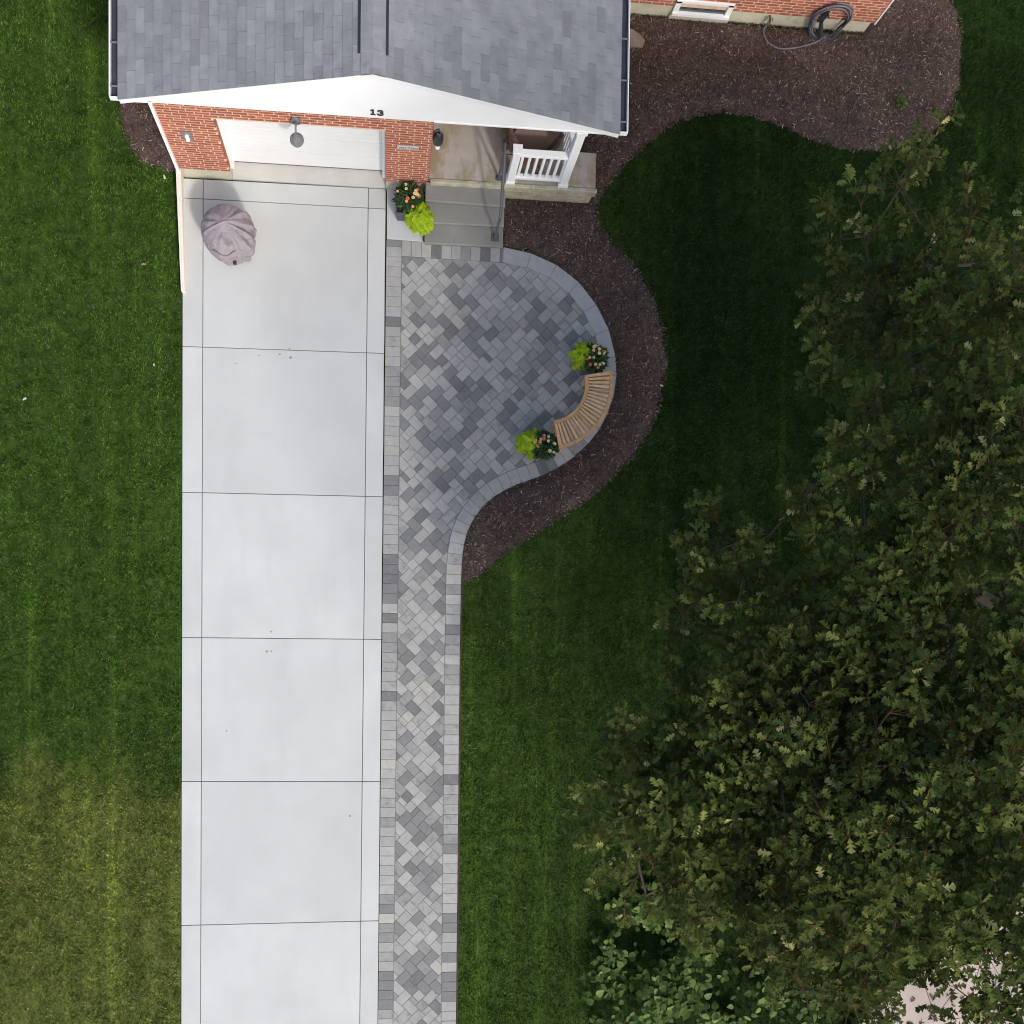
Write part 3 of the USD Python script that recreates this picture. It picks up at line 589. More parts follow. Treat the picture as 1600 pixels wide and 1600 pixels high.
# ridge vent under cap shingles, a dark slot along either side
sl = (ZR - ZE) / 3.37; yr0 = YF + .22; vw = .155
rv = MB()
for s in (-1, 1):
    zz = lambda w: ZR - w * sl
    o_ = [(XR + s * w, yy, zz(w) + h) for yy in (yr0, 14) for w, h in ((vw - .01, -.01), (vw + .036, -.01), (vw + .036, .013), (vw - .01, .013))]
    rv.add(o_, [[0, 1, 2, 3], [7, 6, 5, 4], [3, 2, 6, 7], [1, 5, 6, 2]])
ridge_vent = obj('ridge_vent', rv.get(), M['black'], roof)
y = YF - .045; k = 0
while y < yv + .3:
    a, b = y, y + .15; y += .142; k += 1
    up = .034 if a > yr0 - .08 else .014; w = vw; m = MB()
    for s in (-1, 1):
        z0 = ZR + up
        m.add([(XR, a, z0 + .005), (XR + s * w * .5, a, z0 + .003 - w * .5 * sl * .8), (XR + s * w, a, z0 + .002 - w * sl), (XR + s * w, b, z0 - w * sl), (XR + s * w * .5, b, z0 - w * .5 * sl * .8), (XR, b, z0),
               (XR, a, z0 - .03), (XR + s * w, a, z0 - .03 - w * sl), (XR + s * w, b, z0 - .03 - w * sl)],
              np.array([[0, 1, 4, 5], [1, 2, 3, 4], [6, 7, 2, 0], [2, 7, 8, 3]])[:, ::(1 if s > 0 else -1)])
    obj('ridge_cap', m.get(), [M['ridge'], M['ridge'], M['shingle2'], M['shingle0']][int(rng.integers(4))], roof)
# gutters with hanger straps
for s, xe in ((-1, XL), (1, XRR)):
    x0, x1 = xe + s * .004, xe + s * .125; m = MB(); w = .009
    ya, yb = YF + .01, 13.6
    m.box((x1 - s * .012, ya, ZE - .12), (x1, yb, ZE - .015)); m.box((x0, ya, ZE - .12), (x1, yb, ZE - .108)); m.box((x0, ya - .012, ZE - .12), (x1, ya, ZE - .03))
    m.box((x0, ya, ZE - .108), (x0 + s * .008, yb, ZE - .03))
    g = obj('gutter', m.get(), M['white'], house)
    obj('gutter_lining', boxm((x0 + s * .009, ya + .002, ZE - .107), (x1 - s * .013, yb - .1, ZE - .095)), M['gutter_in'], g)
    y = YF + .13
    while y < 10.2:
        obj('hanger', boxm((x0, y, ZE - .034), (x1 - s * .012, y + .022, ZE - .028)), M['grey_metal'], g); y += .56
# porch back wall and the wing to the side
obj('porch_wall', boxm((.572, 9.55, .0), (3.1, 9.75, ZS)), M['brick0'], house)
wing = obj('wing_wall', MB().box((2.62, 10.36, .275), (7.655, 14, 2.3)).get(), M['mortar'], house)
wx0, wx1 = 4.38, 5.30
bricks(wing, 3.0, 7.66, .28, .28 + .0677 * 13, 10.36, [(wx0 - .01, wx1 + .01, 0, .47)], seed=5)
obj('wing_foundation', MB().box((2.62, 10.376, -.1), (7.60, 11, .274)).box((wx0 - .02, 10.335, -.1), (wx1 + .02, 10.40, .10)).get(), M['foundation'], house)
win = obj('window', MB().box((wx0, 10.31, .105), (wx1, 10.42, .16)).box((wx0, 10.335, .16), (wx0 + .085, 10.42, .44)).box((wx1 - .085, 10.335, .16), (wx1, 10.42, .44)).box((wx0, 10.335, .40), (wx1, 10.42, .46)).get(), M['white'], house)
obj('pane', boxm((wx0 + .085, 10.365, .16), (wx1 - .085, 10.371, .40)), M['glass'], win)
obj('window_back', boxm((wx0 + .08, 10.405, .15), (wx1 - .08, 10.414, .41)), M['dark_room'], win)
obj('corner_trim', boxm((7.656, 10.345, .24), (7.676, 10.40, 2.3)), M['white'], house)
obj('wing_roof', MB().add([(2.9, 9.95, 2.36), (8.0, 9.95, 2.36), (8.0, 14, 3.7), (2.9, 14, 3.7)], [[0, 1, 2, 3]]).box((3.2, 9.95, 2.28), (8.0, 10.36, 2.32)).get(), M['shingle0'], house)

# ---------------------------------------------------------------- porch, steps, railings
porch = thing('porch', 'raised concrete porch floor with mossy front edge under the gable', 'porch', (1.8, 7.4, 0))
v0 = .5
obj('floor', prisms(sbox(.583, YF + .004, 3.135, 7.92).union(sbox(.583, YF + .004, 2.70, 9.55)), .02, v0), M['porch'], porch)
ed = rbox((.60, 7.33, .33), (3.16, YF + .002, v0 + .004), .02); ed = ed.subdivide().subdivide().subdivide(); ev = np.array(ed.vertices)
ev[:, 1] += .022 * (meshkit.fbm(ev * [4, 4, 7], 3, 3) - .5); ev[:, 2] += .012 * (meshkit.fbm(ev * [5, 5, 5], 2, 8) - .5)
obj('edge', (ev, ed.faces), M['lip'], porch, smooth=40)
obj('base', boxm((1.745, 7.375, -.1), (3.12, 7.5, .36)), M['lip'], porch)
steps = thing('front_steps', 'three poured concrete steps up to the porch', 'steps', (1.15, 7.0, 0))
for k, (z, v1, v2) in enumerate([(.395, 313, 322.5), (.265, 347.5, 353.5), (.135, 379.5, 386)]):
    a, b = at(660.5, v1, z), at(787.5, v2, z)
    ring = np.array([a[:2], b[:2], [b[0], 7.40], [a[0], 7.38]])
    ring[:, 0] = [.535, 1.755, 1.75, .537]
    st_ = obj('step', chamfer(ring, z - .042, z, .012), M['step'], steps)
    back = ring + [[.012, .026], [-.012, .026], [-.012, 0], [.012, 0]]; obj('riser', chamfer(back, -.1 if k == 2 else z - .135, z - .043, .004), M['riser'], st_)
rail = thing('porch_railing', 'white vinyl porch railing with balusters and a square newel', 'railing', (2.2, 7.44, v0))
yr = 7.44; xn, xp = 1.815, 2.625
def bar(lo, hi, name, r=.008, par=rail, m='vinyl'): return obj(name, rbox(lo, hi, r), M[m], par)
nw = bar((xn - .055, yr - .055, v0), (xn + .055, yr + .055, v0 + .98), 'newel'); obj('cap', rbox((xn - .07, yr - .07, v0 + .981), (xn + .07, yr + .07, v0 + 1.015), .01), M['vinyl'], nw)
obj('skirt', rbox((xn - .07, yr - .07, v0), (xn + .07, yr + .07, v0 + .05), .01), M['vinyl'], nw)
bar((xn + .056, yr - .05, v0 + .86), (xp - .06, yr + .05, v0 + .92), 'top_rail'); bar((xn + .056, yr - .035, v0 + .10), (xp - .06, yr + .035, v0 + .17), 'bottom_rail')
for k in range(7):
    x = xn + .10 + k * .107; bar((x - .019, yr - .019, v0 + .165), (x + .019, yr + .019, v0 + .865), 'baluster', .004)
bar((xp - .045, yr + .06, v0 + .86), (xp + .045, 9.5, v0 + .92), 'top_rail'); bar((xp - .03, yr + .06, v0 + .10), (xp + .03, 9.5, v0 + .17), 'bottom_rail')
for k in range(18):
    y = yr + .16 + k * .107; bar((xp - .019, y - .019, v0 + .165), (xp + .019, y + .019, v0 + .865), 'baluster', .004)
post = thing('porch_post', 'square white post holding up the porch corner of the roof', 'post', (xp, yr, v0))
obj('shaft', rbox((xp - .06, yr - .06, v0 + .001), (xp + .06, yr + .06, ZS - .031), .008), M['vinyl'], post)
obj('base', rbox((xp - .078, yr - .078, v0), (xp + .078, yr + .078, v0 + .07), .01), M['vinyl'], post)
obj('capital', rbox((xp - .078, yr - .078, ZS - .11), (xp + .078, yr + .078, ZS - .032), .01), M['vinyl'], post)
hr = thing('handrail', 'dark grey metal handrail running down beside the steps', 'handrail', (1.66, 6.68, .135))
fx, fy = 1.63, 6.70
obj('rail', tube([(1.635, 7.56, v0 + .90), (1.637, 7.40, v0 + .89), (1.635, 7.05, .93 + .24), (1.632, 6.74, .93), (1.63, 6.70, .90)], .024, 10), M['dark_grey'], hr, smooth=50)
obj('post', tube([(fx, fy, .135), (fx, fy, .90)], .021, 10), M['dark_grey'], hr, smooth=50); obj('base_plate', rbox((fx - .06, fy - .06, .135), (fx + .06, fy + .06, .15), .004), M['dark_grey'], hr)
obj('post', tube([(1.637, 7.45, v0), (1.637, 7.45, v0 + .88)], .019, 10), M['dark_grey'], hr, smooth=50); obj('base_plate', rbox((1.59, 7.41, v0), (1.684, 7.49, v0 + .012), .004), M['dark_grey'], hr)
obj('end_cap', tube([(1.635, 7.555, v0 + .90), (1.635, 7.60, v0 + .90)], .027, 10), M['black'], hr)
obj('bracket', tube([(1.637, 7.45, v0 + .80), (xn - .05, 7.45, v0 + .80)], .008, 6), M['black'], hr)

# ---------------------------------------------------------------- things on and beside the house
ch = thing('armchair', 'dark brown wicker armchair standing on the porch behind the railing', 'chair', (2.13, 7.93, v0), -.62, local=True)
m = MB()
for x, y in ((-.29, -.29), (.29, -.29), (-.29, .29), (.29, .29)): obj('leg', rbox((x - .025, y - .025, 0), (x + .025, y + .025, .3), .006), M['wicker'], ch)
obj('seat', rbox((-.33, -.33, .27), (.33, .33, .34), .02), M['wicker'], ch)
cu = rbox((-.27, -.25, .342), (.27, .28, .44), .035); obj('cushion', cu, M['cushion'], ch, smooth=60)
a = np.linspace(-.25, math.pi + .25, 25)
prof = lambda rr, zz: np.stack([rr * np.cos(a), -.02 - rr * np.sin(a) * 1.0, np.full(25, zz) + .12 * np.clip(np.sin(a), 0, 1)], -1)
o, i = prof(.40, .56), prof(.34, .56); ol, il = prof(.37, .3), prof(.33, .3); ol[:, 2] = il[:, 2] = .28
v = np.stack([ol, o, i, il], 1).reshape(-1, 3); q = []
for k in range(24):
    for c in range(4): q.append([k * 4 + c, k * 4 + (c + 1) % 4, k * 4 + 4 + (c + 1) % 4, k * 4 + 4 + c])
q += [[0, 3, 2, 1], [96, 97, 98, 99]]
obj('backrest', (v, np.array(q)[:, ::-1]), M['wicker'], ch, smooth=40)
obj('rim', tube(np.stack([.37 * np.cos(a), -.02 - .37 * np.sin(a), np.full(25, .575) + .12 * np.clip(np.sin(a), 0, 1)], -1), .035, 8), M['wicker'], ch, smooth=60)

bl = thing('barn_light', 'grey gooseneck barn light over the garage door', 'lamp', (-1.27, YF, 2.0))
v, f = lathe([(.0, 0), (.075, 0), (.07, .02), (.03, .035), (0, .036)], 16, (0, 0, 0)); v = np.stack([v[:, 0] - 1.27, YF - .005 - v[:, 2], v[:, 1] + 2.03], -1)
bl2 = obj('wall_plate', (v, f), M['grey_metal'], bl, smooth=40)
obj('scroll', tube([(-1.31, YF - .03, 2.13), (-1.34, YF - .05, 2.05), (-1.27, YF - .05, 1.98), (-1.20, YF - .05, 2.05), (-1.23, YF - .03, 2.13)], .012, 6), M['grey_metal'], bl, smooth=60)
obj('arm', tube([(-1.27, YF - .02, 2.03), (-1.27, YF - .10, 2.12), (-1.27, YF - .17, 2.14), (-1.27, YF - .215, 2.10), (-1.27, YF - .22, 2.03)], .014, 8), M['grey_metal'], bl, smooth=60)
obj('shade', lathe([(0, 0.06), (.03, .058), (.045, .03), (.068, .0), (.093, -.05), (.096, -.075), (.092, -.075), (.06, -.01), (0, .02)], 28, (-1.27, YF - .22, 1.99)), M['grey_metal'], bl, smooth=35)
obj('globe_guard', lathe([(.088, -.07), (.085, -.11), (.065, -.16), (.035, -.20), (.012, -.225), (0, -.23)], 20, (-1.27, YF - .22, 1.99)), M['grey_metal'], bl, smooth=50)

lt = thing('wall_lantern', 'black lantern with a small white globe on the porch side wall', 'lamp', (.6, 7.43, 1.7))
lx, ly = .665, 7.42
obj('bracket', MB().box((.583, ly - .03, 1.72), (.592, ly + .03, 1.9)).tube([(.59, ly, 1.86), (.63, ly, 1.95), (lx, ly, 1.98), (lx, ly, 1.9)], .009, 8).get(), M['black'], lt, smooth=50)
obj('body', lathe([(0, .02), (.045, .02), (.07, .06), (.075, .14), (.07, .22), (.05, .27), (.02, .30), (0, .31)], 24, (lx, ly, 1.55)), M['black'], lt, smooth=50)
obj('ring', MB().add(*lathe([(.018, .30), (.032, .305), (.034, .315), (.03, .325), (.018, .325)], 20, (lx, ly, 1.55))).get(), M['dark_grey'], lt, smooth=50)
obj('stem', tube([(lx, ly, 1.57), (lx, ly, 1.47)], .011, 8), M['black'], lt)
gl = trimesh.creation.icosphere(2, .035); gl.apply_translation((lx, ly, 1.44)); obj('globe', gl, M['globe'], lt, smooth=True)

pq = thing('name_plaque', 'narrow white plaque with dark lettering on the brick pier', 'sign', (.25, YF, 1.47))
obj('plate', rbox((.095, YF - .026, 1.415), (.405, YF - .009, 1.515), .006), M['plaque'], pq)
r = np.random.default_rng(4); m = MB(); x = .115
for w in (.022, .026, .03, .022, .0, .024, .02, .026, .018, .0, .026, .022, .024):        # the lettering is too small to read: dark strokes of its size
    if w:
        m.box((x, YF - .0335, 1.43), (x + .006, YF - .029, 1.50)); m.box((x, YF - .0335, 1.488), (x + w * .8, YF - .0292, 1.50))
        if r.random() < .6: m.box((x + w * .6, YF - .0335, 1.43), (x + w * .6 + .006, YF - .0294, 1.488 if r.random() < .5 else 1.46))
        if r.random() < .5: m.box((x, YF - .0335, 1.43), (x + w * .8, YF - .0296, 1.442))
    x += w + .004 if w else .014
mv_, mf_ = m.get(); mv_[:, 0] = .25 + (mv_[:, 0] - .25) * .9; mv_[:, 2] = 1.465 + (mv_[:, 2] - 1.465) * .8; mv_[:, 1] += .004
obj('lettering', (mv_, mf_), M['dark_grey'], pq)
fl = thing('flood_sensor', 'small grey electrical box with two white caps on the garage brick', 'outlet', (-2.82, YF, 1.36))
obj('box', rbox((-2.885, YF - .03, 1.24), (-2.76, YF - .008, 1.50), .008), M['grey_metal'], fl)
for zc_ in (1.30, 1.395):
    v, f = lathe([(0, 0), (.036, 0), (.036, .03), (.028, .042), (0, .044)], 18); obj('cap', (np.stack([v[:, 0] * .8 - 2.822, YF - .03 - v[:, 2] * .7, v[:, 1] * .9 + zc_ + .02], -1), f), M['globe'], fl, smooth=40)

# house number: two serif figures of black metal
hn = thing('house_number', 'black serif figures 13 on the white gable', 'house number', (-.21, YF - .05, 2.42))
def fig(poly, x, z):
    t = trimesh.util.concatenate([trimesh.creation.extrude_polygon(p, .012, engine='earcut') for p in getattr(poly, 'geoms', [poly])]); v = np.array(t.vertices)
    return np.stack([v[:, 0] + x, YF - .028 + v[:, 2] * -1 + .012, v[:, 1] + z], -1), t.faces
one = shapely.union_all([sbox(.026, 0, .052, .13), sbox(.004, 0, .074, .011), Polygon([(.03, .13), (.03, .112), (.004, .105), (.004, .114)])])
arc = lambda cx, cy, r, a0, a1: LineString([(cx + r * 1.12 * math.cos(t), cy + r * math.sin(t)) for t in np.linspace(a0, a1, 18)])
three = arc(.048, .096, .027, 2.6, -1.4).buffer(.009).union(arc(.046, .036, .031, 1.45, -2.6).buffer(.011)).union(shapely.Point(.018, .107).buffer(.012)).union(shapely.Point(.014, .022).buffer(.013))
obj('figure_one', fig(one, -.275, 2.35), M['black'], hn); obj('figure_three', fig(three, -.185, 2.345), M['black'], hn)

# hose on the wing wall
hs = thing('garden_hose', 'grey garden hose coiled on the brick wall and trailing over the mulch', 'hose', (6.87, 10.3, .35))
r = np.random.default_rng(8); pts = []; 
T = np.linspace(0, 5 * 2 * math.pi, 190)
cw = np.stack([6.885 + (.285 + .022 * np.sin(T * .37) + .02 * np.sin(T * .2 + 1)) * np.cos(T) + .02 * np.sin(T * .2), 10.318 - .03 * np.sin(T * .55 + 1) - .025 * (T / T[-1]), .345 + (.375 + .02 * np.sin(T * .31)) * np.sin(T) + .02 * np.cos(T * .2)], -1)
cw[:, 2] = np.maximum(cw[:, 2], .02)
cw[:, 1] -= np.clip(.16 - cw[:, 2], 0, 1) * .55
obj('coil', tube(cw[:95], .0125, 8), M['hose'], hs, smooth=60); obj('coil', tube(cw[94:], .0125, 8), M['hose_b'], hs, smooth=60)
run = smooth_line(np.array([at(u, v, .03) for u, v in [(1289, 56), (1280, 63), (1262, 70), (1240, 75), (1220, 76), (1205, 70), (1196, 60), (1193, 48)]] + [at(1197, 40, .10), at(1203, 31, .17)]), .04)
obj('run', tube(run, .0125, 8), M['hose'], hs, smooth=60)
hh = thing('hose_hanger', 'black nozzle and hanger holding the coiled hose', 'hose hanger', (6.77, 10.33, .3))
obj('hook', MB().box((6.72, 10.34, .20), (6.82, 10.352, .5)).tube([(6.75, 10.345, .48), (6.75, 10.24, .50), (6.75, 10.22, .54)], .014, 8).tube([(6.79, 10.345, .48), (6.79, 10.24, .50), (6.79, 10.22, .54)], .014, 8).get(), M['black'], hh)
obj('nozzle', tube([(6.74, 10.26, .34), (6.77, 10.22, .25), (6.80, 10.19, .14), (6.82, 10.17, .08)], [.03, .04, .045, .03], 12), M['black'], hh, smooth=50)
sp = thing('spigot', 'small brass garden tap on the pale foundation', 'tap', (5.94, 10.36, .22))
obj('body', tube([(5.945, 10.37, .22), (5.945, 10.27, .22), (5.945, 10.255, .19), (5.945, 10.25, .15)], .016, 8), M['brass'], sp, smooth=50)
obj('wheel', MB().add(*lathe([(.03, 0), (.036, .005), (.03, .01), (.024, .005), (.03, 0)], 14, (5.945, 10.29, .255))).tube([(5.945, 10.29, .22), (5.945, 10.29, .262)], .006, 6).box((5.915, 10.287, .257), (5.975, 10.293, .262)).get(), M['brass'], sp)

fs = thing('flagstone', 'flat brown flagstone lying in the mulch beside the gutter', 'stone', at(990, 62, 0))
pt = np.array([at(u, v)[:2] for u, v in [(975, 50), (986, 47), (1000, 57), (1007, 66), (1003, 76), (985, 74), (975, 72)]])
pg = Polygon(pt); obj('slab', chamfer(pt if pg.exterior.is_ccw else pt[::-1], -.02, .055, .012), M['rock'], fs)
eb = thing('edging_board', 'cream painted board edging the top of the driveway by the lawn', 'board', (*at(279, 360)[:2], 0))
q = [at(274.5, 262, .2), at(282.6, 262, .2), at(288.5, 454, .10), at(282.8, 454, .10)]
m = MB(); vv = [(*p[:2], -.08) for p in q] + [tuple(p) for p in q]
m.add(vv, [[4, 7, 6, 5], [0, 4, 5, 1], [1, 5, 6, 2], [2, 6, 7, 3], [3, 7, 4, 0]]); mv, mf = m.get(); obj('plank', (mv, mf), M['cream'], eb)

# ---------------------------------------------------------------- covered kettle grill
gc = thing('covered_grill', 'round grill under a mauve fabric cover on the driveway', 'grill', (-2.365, 6.36, 0), local=True)
na, nr = 120, 40; th = np.linspace(0, 2 * math.pi, na, endpoint=False)
Rb = .385 * (1 + .02 * np.sin(3 * th + 1)) + .085 * np.exp(-((np.angle(np.exp(1j * (th + .62)))) / .20) ** 2) + .03 * np.exp(-((np.angle(np.exp(1j * (th + 1.75)))) / .3) ** 2)
prof = [(0, 1.03), (.05, 1.025), (.2, 1.0), (.4, .955), (.6, .90), (.8, .83), (.93, .76), (1.0, .68), (1.0, .61), (.95, .52), (.86, .42), (.78, .32), (.72, .22), (.70, .12), (.70, .07)]
pr = smooth_line(prof, .03); rows_ = []
for k, (rr, zz) in enumerate(pr):
    s = k / (len(pr) - 1)
    amp = np.clip(rr - .08, 0, 1) * .055
    fold = amp * (np.sin(9 * th + 2.1 * np.sin(2 * th)) * .5 + .55 * np.abs(np.sin(5.5 * th + 1.3 * np.sin(th))) + .35 * np.sin(17 * th + 1))
    fold = fold * (.4 + 1.3 * np.clip(np.cos(th + .25), 0, 1))
    r_ = Rb * rr * (1 + (fold if zz < .6 else fold * .25))
    z_ = zz + (fold * .9 if zz >= .5 else 0) - .02 * (meshkit.noise(np.stack([np.cos(th) * rr * 6, np.sin(th) * rr * 6, zz + 0 * th], -1), 4) - .5) * (rr > .1)
    # a hard seam across the dome
    seam = .02 * np.exp(-((rr * np.sin(th - .28)) / .035) ** 2) * (zz > .6)
    rows_.append(np.stack([r_ * np.cos(th), r_ * np.sin(th), z_ + seam], -1))
v = np.concatenate(rows_); i = np.arange(len(pr) - 1)[:, None] * na; k = np.arange(na)[None]
q = np.stack([i + k, i + na + k, i + na + (k + 1) % na, i + (k + 1) % na], -1).reshape(-1, 4)
obj('cover', (v, q), M['cover'], gc, smooth=70)
a = np.linspace(3.9, 5.4, 30); rr = np.interp(a, th, Rb) * 1.03
hem = np.stack([rr * .93 * np.cos(a), rr * .93 * np.sin(a), .78 + .03 * np.sin(a * 9)], -1); obj('strap', tube(hem, .014, 6), M['cover'], gc, smooth=60)
obj('foot', rbox((.05, -.40, .42), (.10, -.34, .47), .01), M['black'], gc)
obj('leg', tube([(.1, -.2, .0), (.05, -.1, .5)], .014, 6), M['black'], gc); obj('leg', tube([(-.25, .05, .0), (-.1, 0, .5)], .014, 6), M['black'], gc); obj('leg', tube([(.2, .2, .0), (.08, .08, .5)], .014, 6), M['black'], gc)

# ---------------------------------------------------------------- curved bench
bc = np.array([2.433, 4.436]); ri, ro = .606, 1.037; a0, a1 = math.radians(-78.5), math.radians(11.5)
be = thing('curved_bench', 'curved slatted teak bench on the rim of the paver patio', 'bench', (*(bc + .8 * np.array([math.cos(-.6), math.sin(-.6)])), 0))
def arcbar(r0, r1, z0, z1, b0, b1, n=26):
    t = np.linspace(b0, b1, n); c = lambda rr, z: np.stack([bc[0] + rr * np.cos(t), bc[1] + rr * np.sin(t), np.full(n, z)], -1)
    v = np.stack([c(r0, z0), c(r1, z0), c(r1, z1), c(r0, z1)], 1).reshape(-1, 3); q = []
    for k in range(n - 1):
        for j in range(4): q.append([k * 4 + j, k * 4 + (j + 1) % 4, k * 4 + 4 + (j + 1) % 4, k * 4 + 4 + j])
    q += [[3, 2, 1, 0], [4 * n - 4, 4 * n - 3, 4 * n - 2, 4 * n - 1]]
    return v, np.array(q)[:, ::-1]
zt = .45
obj('front_rail', arcbar(ri, ri + .05, zt - .055, zt, a0, a1), M['wood'], be, smooth=40); obj('back_rail', arcbar(ro - .05, ro, zt - .055, zt, a0, a1), M['wood'], be, smooth=40)
for aa, s in ((a0, 1), (a1, -1)): obj('end_rail', arcbar(ri + .051, ro - .051, zt - .055, zt, min(aa, aa + s * .055), max(aa, aa + s * .055), 4), M['wood'], be)
ns = 20; t = np.linspace(a0 + .10, a1 - .10, ns)
for k in range(ns):
    c, s = math.cos(t[k]), math.sin(t[k]); hi, ho = .0145, .0225
    P = lambda rr, w: (bc[0] + rr * c - w * s, bc[1] + rr * s + w * c)
    ring = np.array([P(ri + .053, -hi), P(ro - .053, -ho), P(ro - .053, ho), P(ri + .053, hi)])
    obj('slat', chamfer(ring, zt - .03, zt - .004 + rng.normal(0, .0008), .003), M['wood_b' if rng.random() < .5 else 'wood'], be)
for tt in (a0 + .06, (a0 + a1) / 2, a1 - .06):
    for rr in (ri + .04, ro - .04):
        x, y = bc[0] + rr * math.cos(tt), bc[1] + rr * math.sin(tt); obj('leg', rbox((x - .03, y - .03, 0), (x + .03, y + .03, zt - .056), .005), M['wood'], be)
    c, s = math.cos(tt), math.sin(tt); obj('stretcher', tube([(bc[0] + (ri + .04) * c, bc[1] + (ri + .04) * s, .12), (bc[0] + (ro - .04) * c, bc[1] + (ro - .04) * s, .12)], .02, 6), M['wood'], be)

# ================================================================ plants
def orient(d, roll):                               # rotation matrices whose x axis is d (n x 3); the leaf blade lies in x-y, z is its upper side
    d = d / np.linalg.norm(d, axis=1, keepdims=True)
    up = np.tile([0, 0, 1.], (len(d), 1)); y = np.cross(up, d); ny = np.linalg.norm(y, axis=1, keepdims=True)
    y = np.where(ny > .05, y / np.maximum(ny, 1e-6), [[0, 1., 0]]); z = np.cross(d, y)
    c, s = np.cos(roll)[:, None], np.sin(roll)[:, None]
    return np.stack([d, y * c + z * s, z * c - y * s], -1)
def scatter(lv, lf, pos, mats, size):
    v = (np.einsum('nij,kj->nki', mats, lv) * np.asarray(size)[:, None, None] + pos[:, None]).reshape(-1, 3)
    return v, (lf[None] + (np.arange(len(pos)) * len(lv))[:, None, None]).reshape(-1, 3)
def blade(tab, fold=.25, curl=.15, petiole=0.):       # (length, half width, tip shift) rows make a leaf of two halves folded along the midrib
    v, f = [], []
    for t, w, s in tab:
        z = -curl * t * t
        v += [(petiole + t, 0, z), (petiole + t + s, w, z + fold * w), (petiole + t + s, -w, z + fold * w)]
    for k in range(len(tab) - 1):
        a, b = 3 * k, 3 * k + 3
        f += [[a, b, b + 1], [a, b + 1, a + 1], [a, b + 2, b], [a, a + 2, b + 2]]
    return np.array(v, float), np.array(f)
OAK = blade([(0, .03, 0), (.20, .24, .12), (.32, .055, 0), (.46, .38, .18), (.58, .055, 0), (.72, .30, .16), (1., .004, 0)], .22, .22, .28)
HEART = blade([(-.10, .14, -.06), (0, .36, -.04), (.28, .47, 0), (.6, .33, 0), (.85, .13, 0), (1., .01, 0)], .18, .18)
LANCE = blade([(0, .02, 0), (.3, .16, 0), (.65, .13, 0), (1., .005, 0)], .3, .35)
LOBED = blade([(-.05, .25, -.1), (.1, .42, -.1), (.3, .26, 0), (.42, .48, .08), (.62, .24, 0), (.8, .26, .05), (1., .01, 0)], .25, .3)

# ---------------------------------------------------------------- the oak
crown_px = Polygon([(1600, 330), (1570, 325), (1545, 372), (1515, 300), (1500, 250), (1478, 205), (1448, 190), (1425, 235), (1392, 262), (1408, 330), (1375, 385), (1352, 310), (1320, 300), (1298, 335), (1282, 385), (1305, 440), (1262, 508), (1310, 545), (1300, 600), (1345, 650), (1315, 690), (1310, 740), (1262, 748), (1242, 775), (1275, 830), (1255, 850), (1205, 830), (1100, 812), (1085, 845), (1110, 875), (1105, 900), (1078, 915), (1090, 945), (1045, 962), (1052, 1000), (1085, 1065), (1062, 1085), (1068, 1130), (965, 1142), (972, 1172), (1040, 1190), (1010, 1240), (935, 1228), (915, 1262), (918, 1300), (965, 1320), (1000, 1345), (945, 1365), (972, 1408), (1040, 1410), (1120, 1450), (1180, 1480), (1250, 1550), (1337, 1575), (1400, 1528), (1452, 1488), (1508, 1450), (1525, 1530), (1530, 1620), (1700, 1700), (2300, 1700), (2300, 200), (1700, 250)])
TR = np.array([9.9, -1.3, 0.]); CR = 7.4
oak = thing('oak_tree', 'large dark oak overhanging the lawn beside the path', 'tree', TR)
r = np.random.default_rng(21)
def zsurf(xy):
    q = np.clip(np.hypot(xy[..., 0] - TR[0], xy[..., 1] - TR[1]) / CR, 0, 1); return 2.9 + 6.6 * np.sqrt(1 - q ** 1.7)
pts = []
shapely.prepare(crown_px); tries = 0
while len(pts) < 1600 and tries < 60000:
    tries += 1
    fr = r.random() < .8
    if fr:
        w = (r.uniform(900, 1640), r.uniform(180, 1640))
        if not shapely.contains_xy(crown_px, *w) and not (r.random() < .10 and w[1] > 1480 and w[0] > 1345): continue
        p = at(*w, 4.5); p = at(*w, zsurf(p) - .5); zs = zsurf(p) + (.9 if np.hypot(*(p[:2] - TR[:2])) > CR else 0)
    else:
        a, q = r.uniform(0, 2 * math.pi), math.sqrt(r.random()) * CR; p = np.array([TR[0] + q * math.cos(a), TR[1] + q * math.sin(a), 0]); zs = zsurf(p)
    p[2] = zs - abs(r.normal(0, .55)) if r.random() < .72 else zs - r.uniform(.5, .65 * (zs - 1.8))
    if fr: p = at(*w, p[2])
    u, v = pixels(p); inn = -50 < u < 1650 and -50 < v < 1650
    if inn and not fr and not shapely.contains_xy(crown_px, u, v): continue
    if inn:                                          # clumps and gaps, more ragged towards the tips and at the top
        gap = meshkit.fbm(p[None] * [1.8, 1.8, 1.1], 2, 12)[0]; rim = shapely.distance(crown_px.exterior, shapely.Point(u, v))
        if gap < (.54 if v < 620 else .51 if rim < 80 else .42) and r.random() < .88: continue
    if not inn and p[2] < 3: continue
    if inn and v < 560 and p[2] > 6.2: p = at(*((w if fr else (u, v))), 5.2 + r.random())
    if pts and np.min(np.linalg.norm(np.array(pts[-250:]) - p, axis=1)) < .16: continue
    pts.append(p)
for u, v, z in [(1462, 212, 4.2), (1446, 245, 4.3), (1345, 322, 4), (1298, 390, 3.8), (1272, 512, 3.6), (1252, 772, 3.5), (1105, 828, 3.3), (1088, 918, 3.2), (1056, 972, 3.2), (972, 1150, 3.1), (925, 1262, 3.0), (938, 1298, 3.1), (950, 1245, 3.2), (962, 1372, 3.), (975, 1395, 3.), (1078, 1070, 3.3), (1320, 718, 3.8), (1120, 850, 3.4)]:
    pts.append(at(u, v, z))
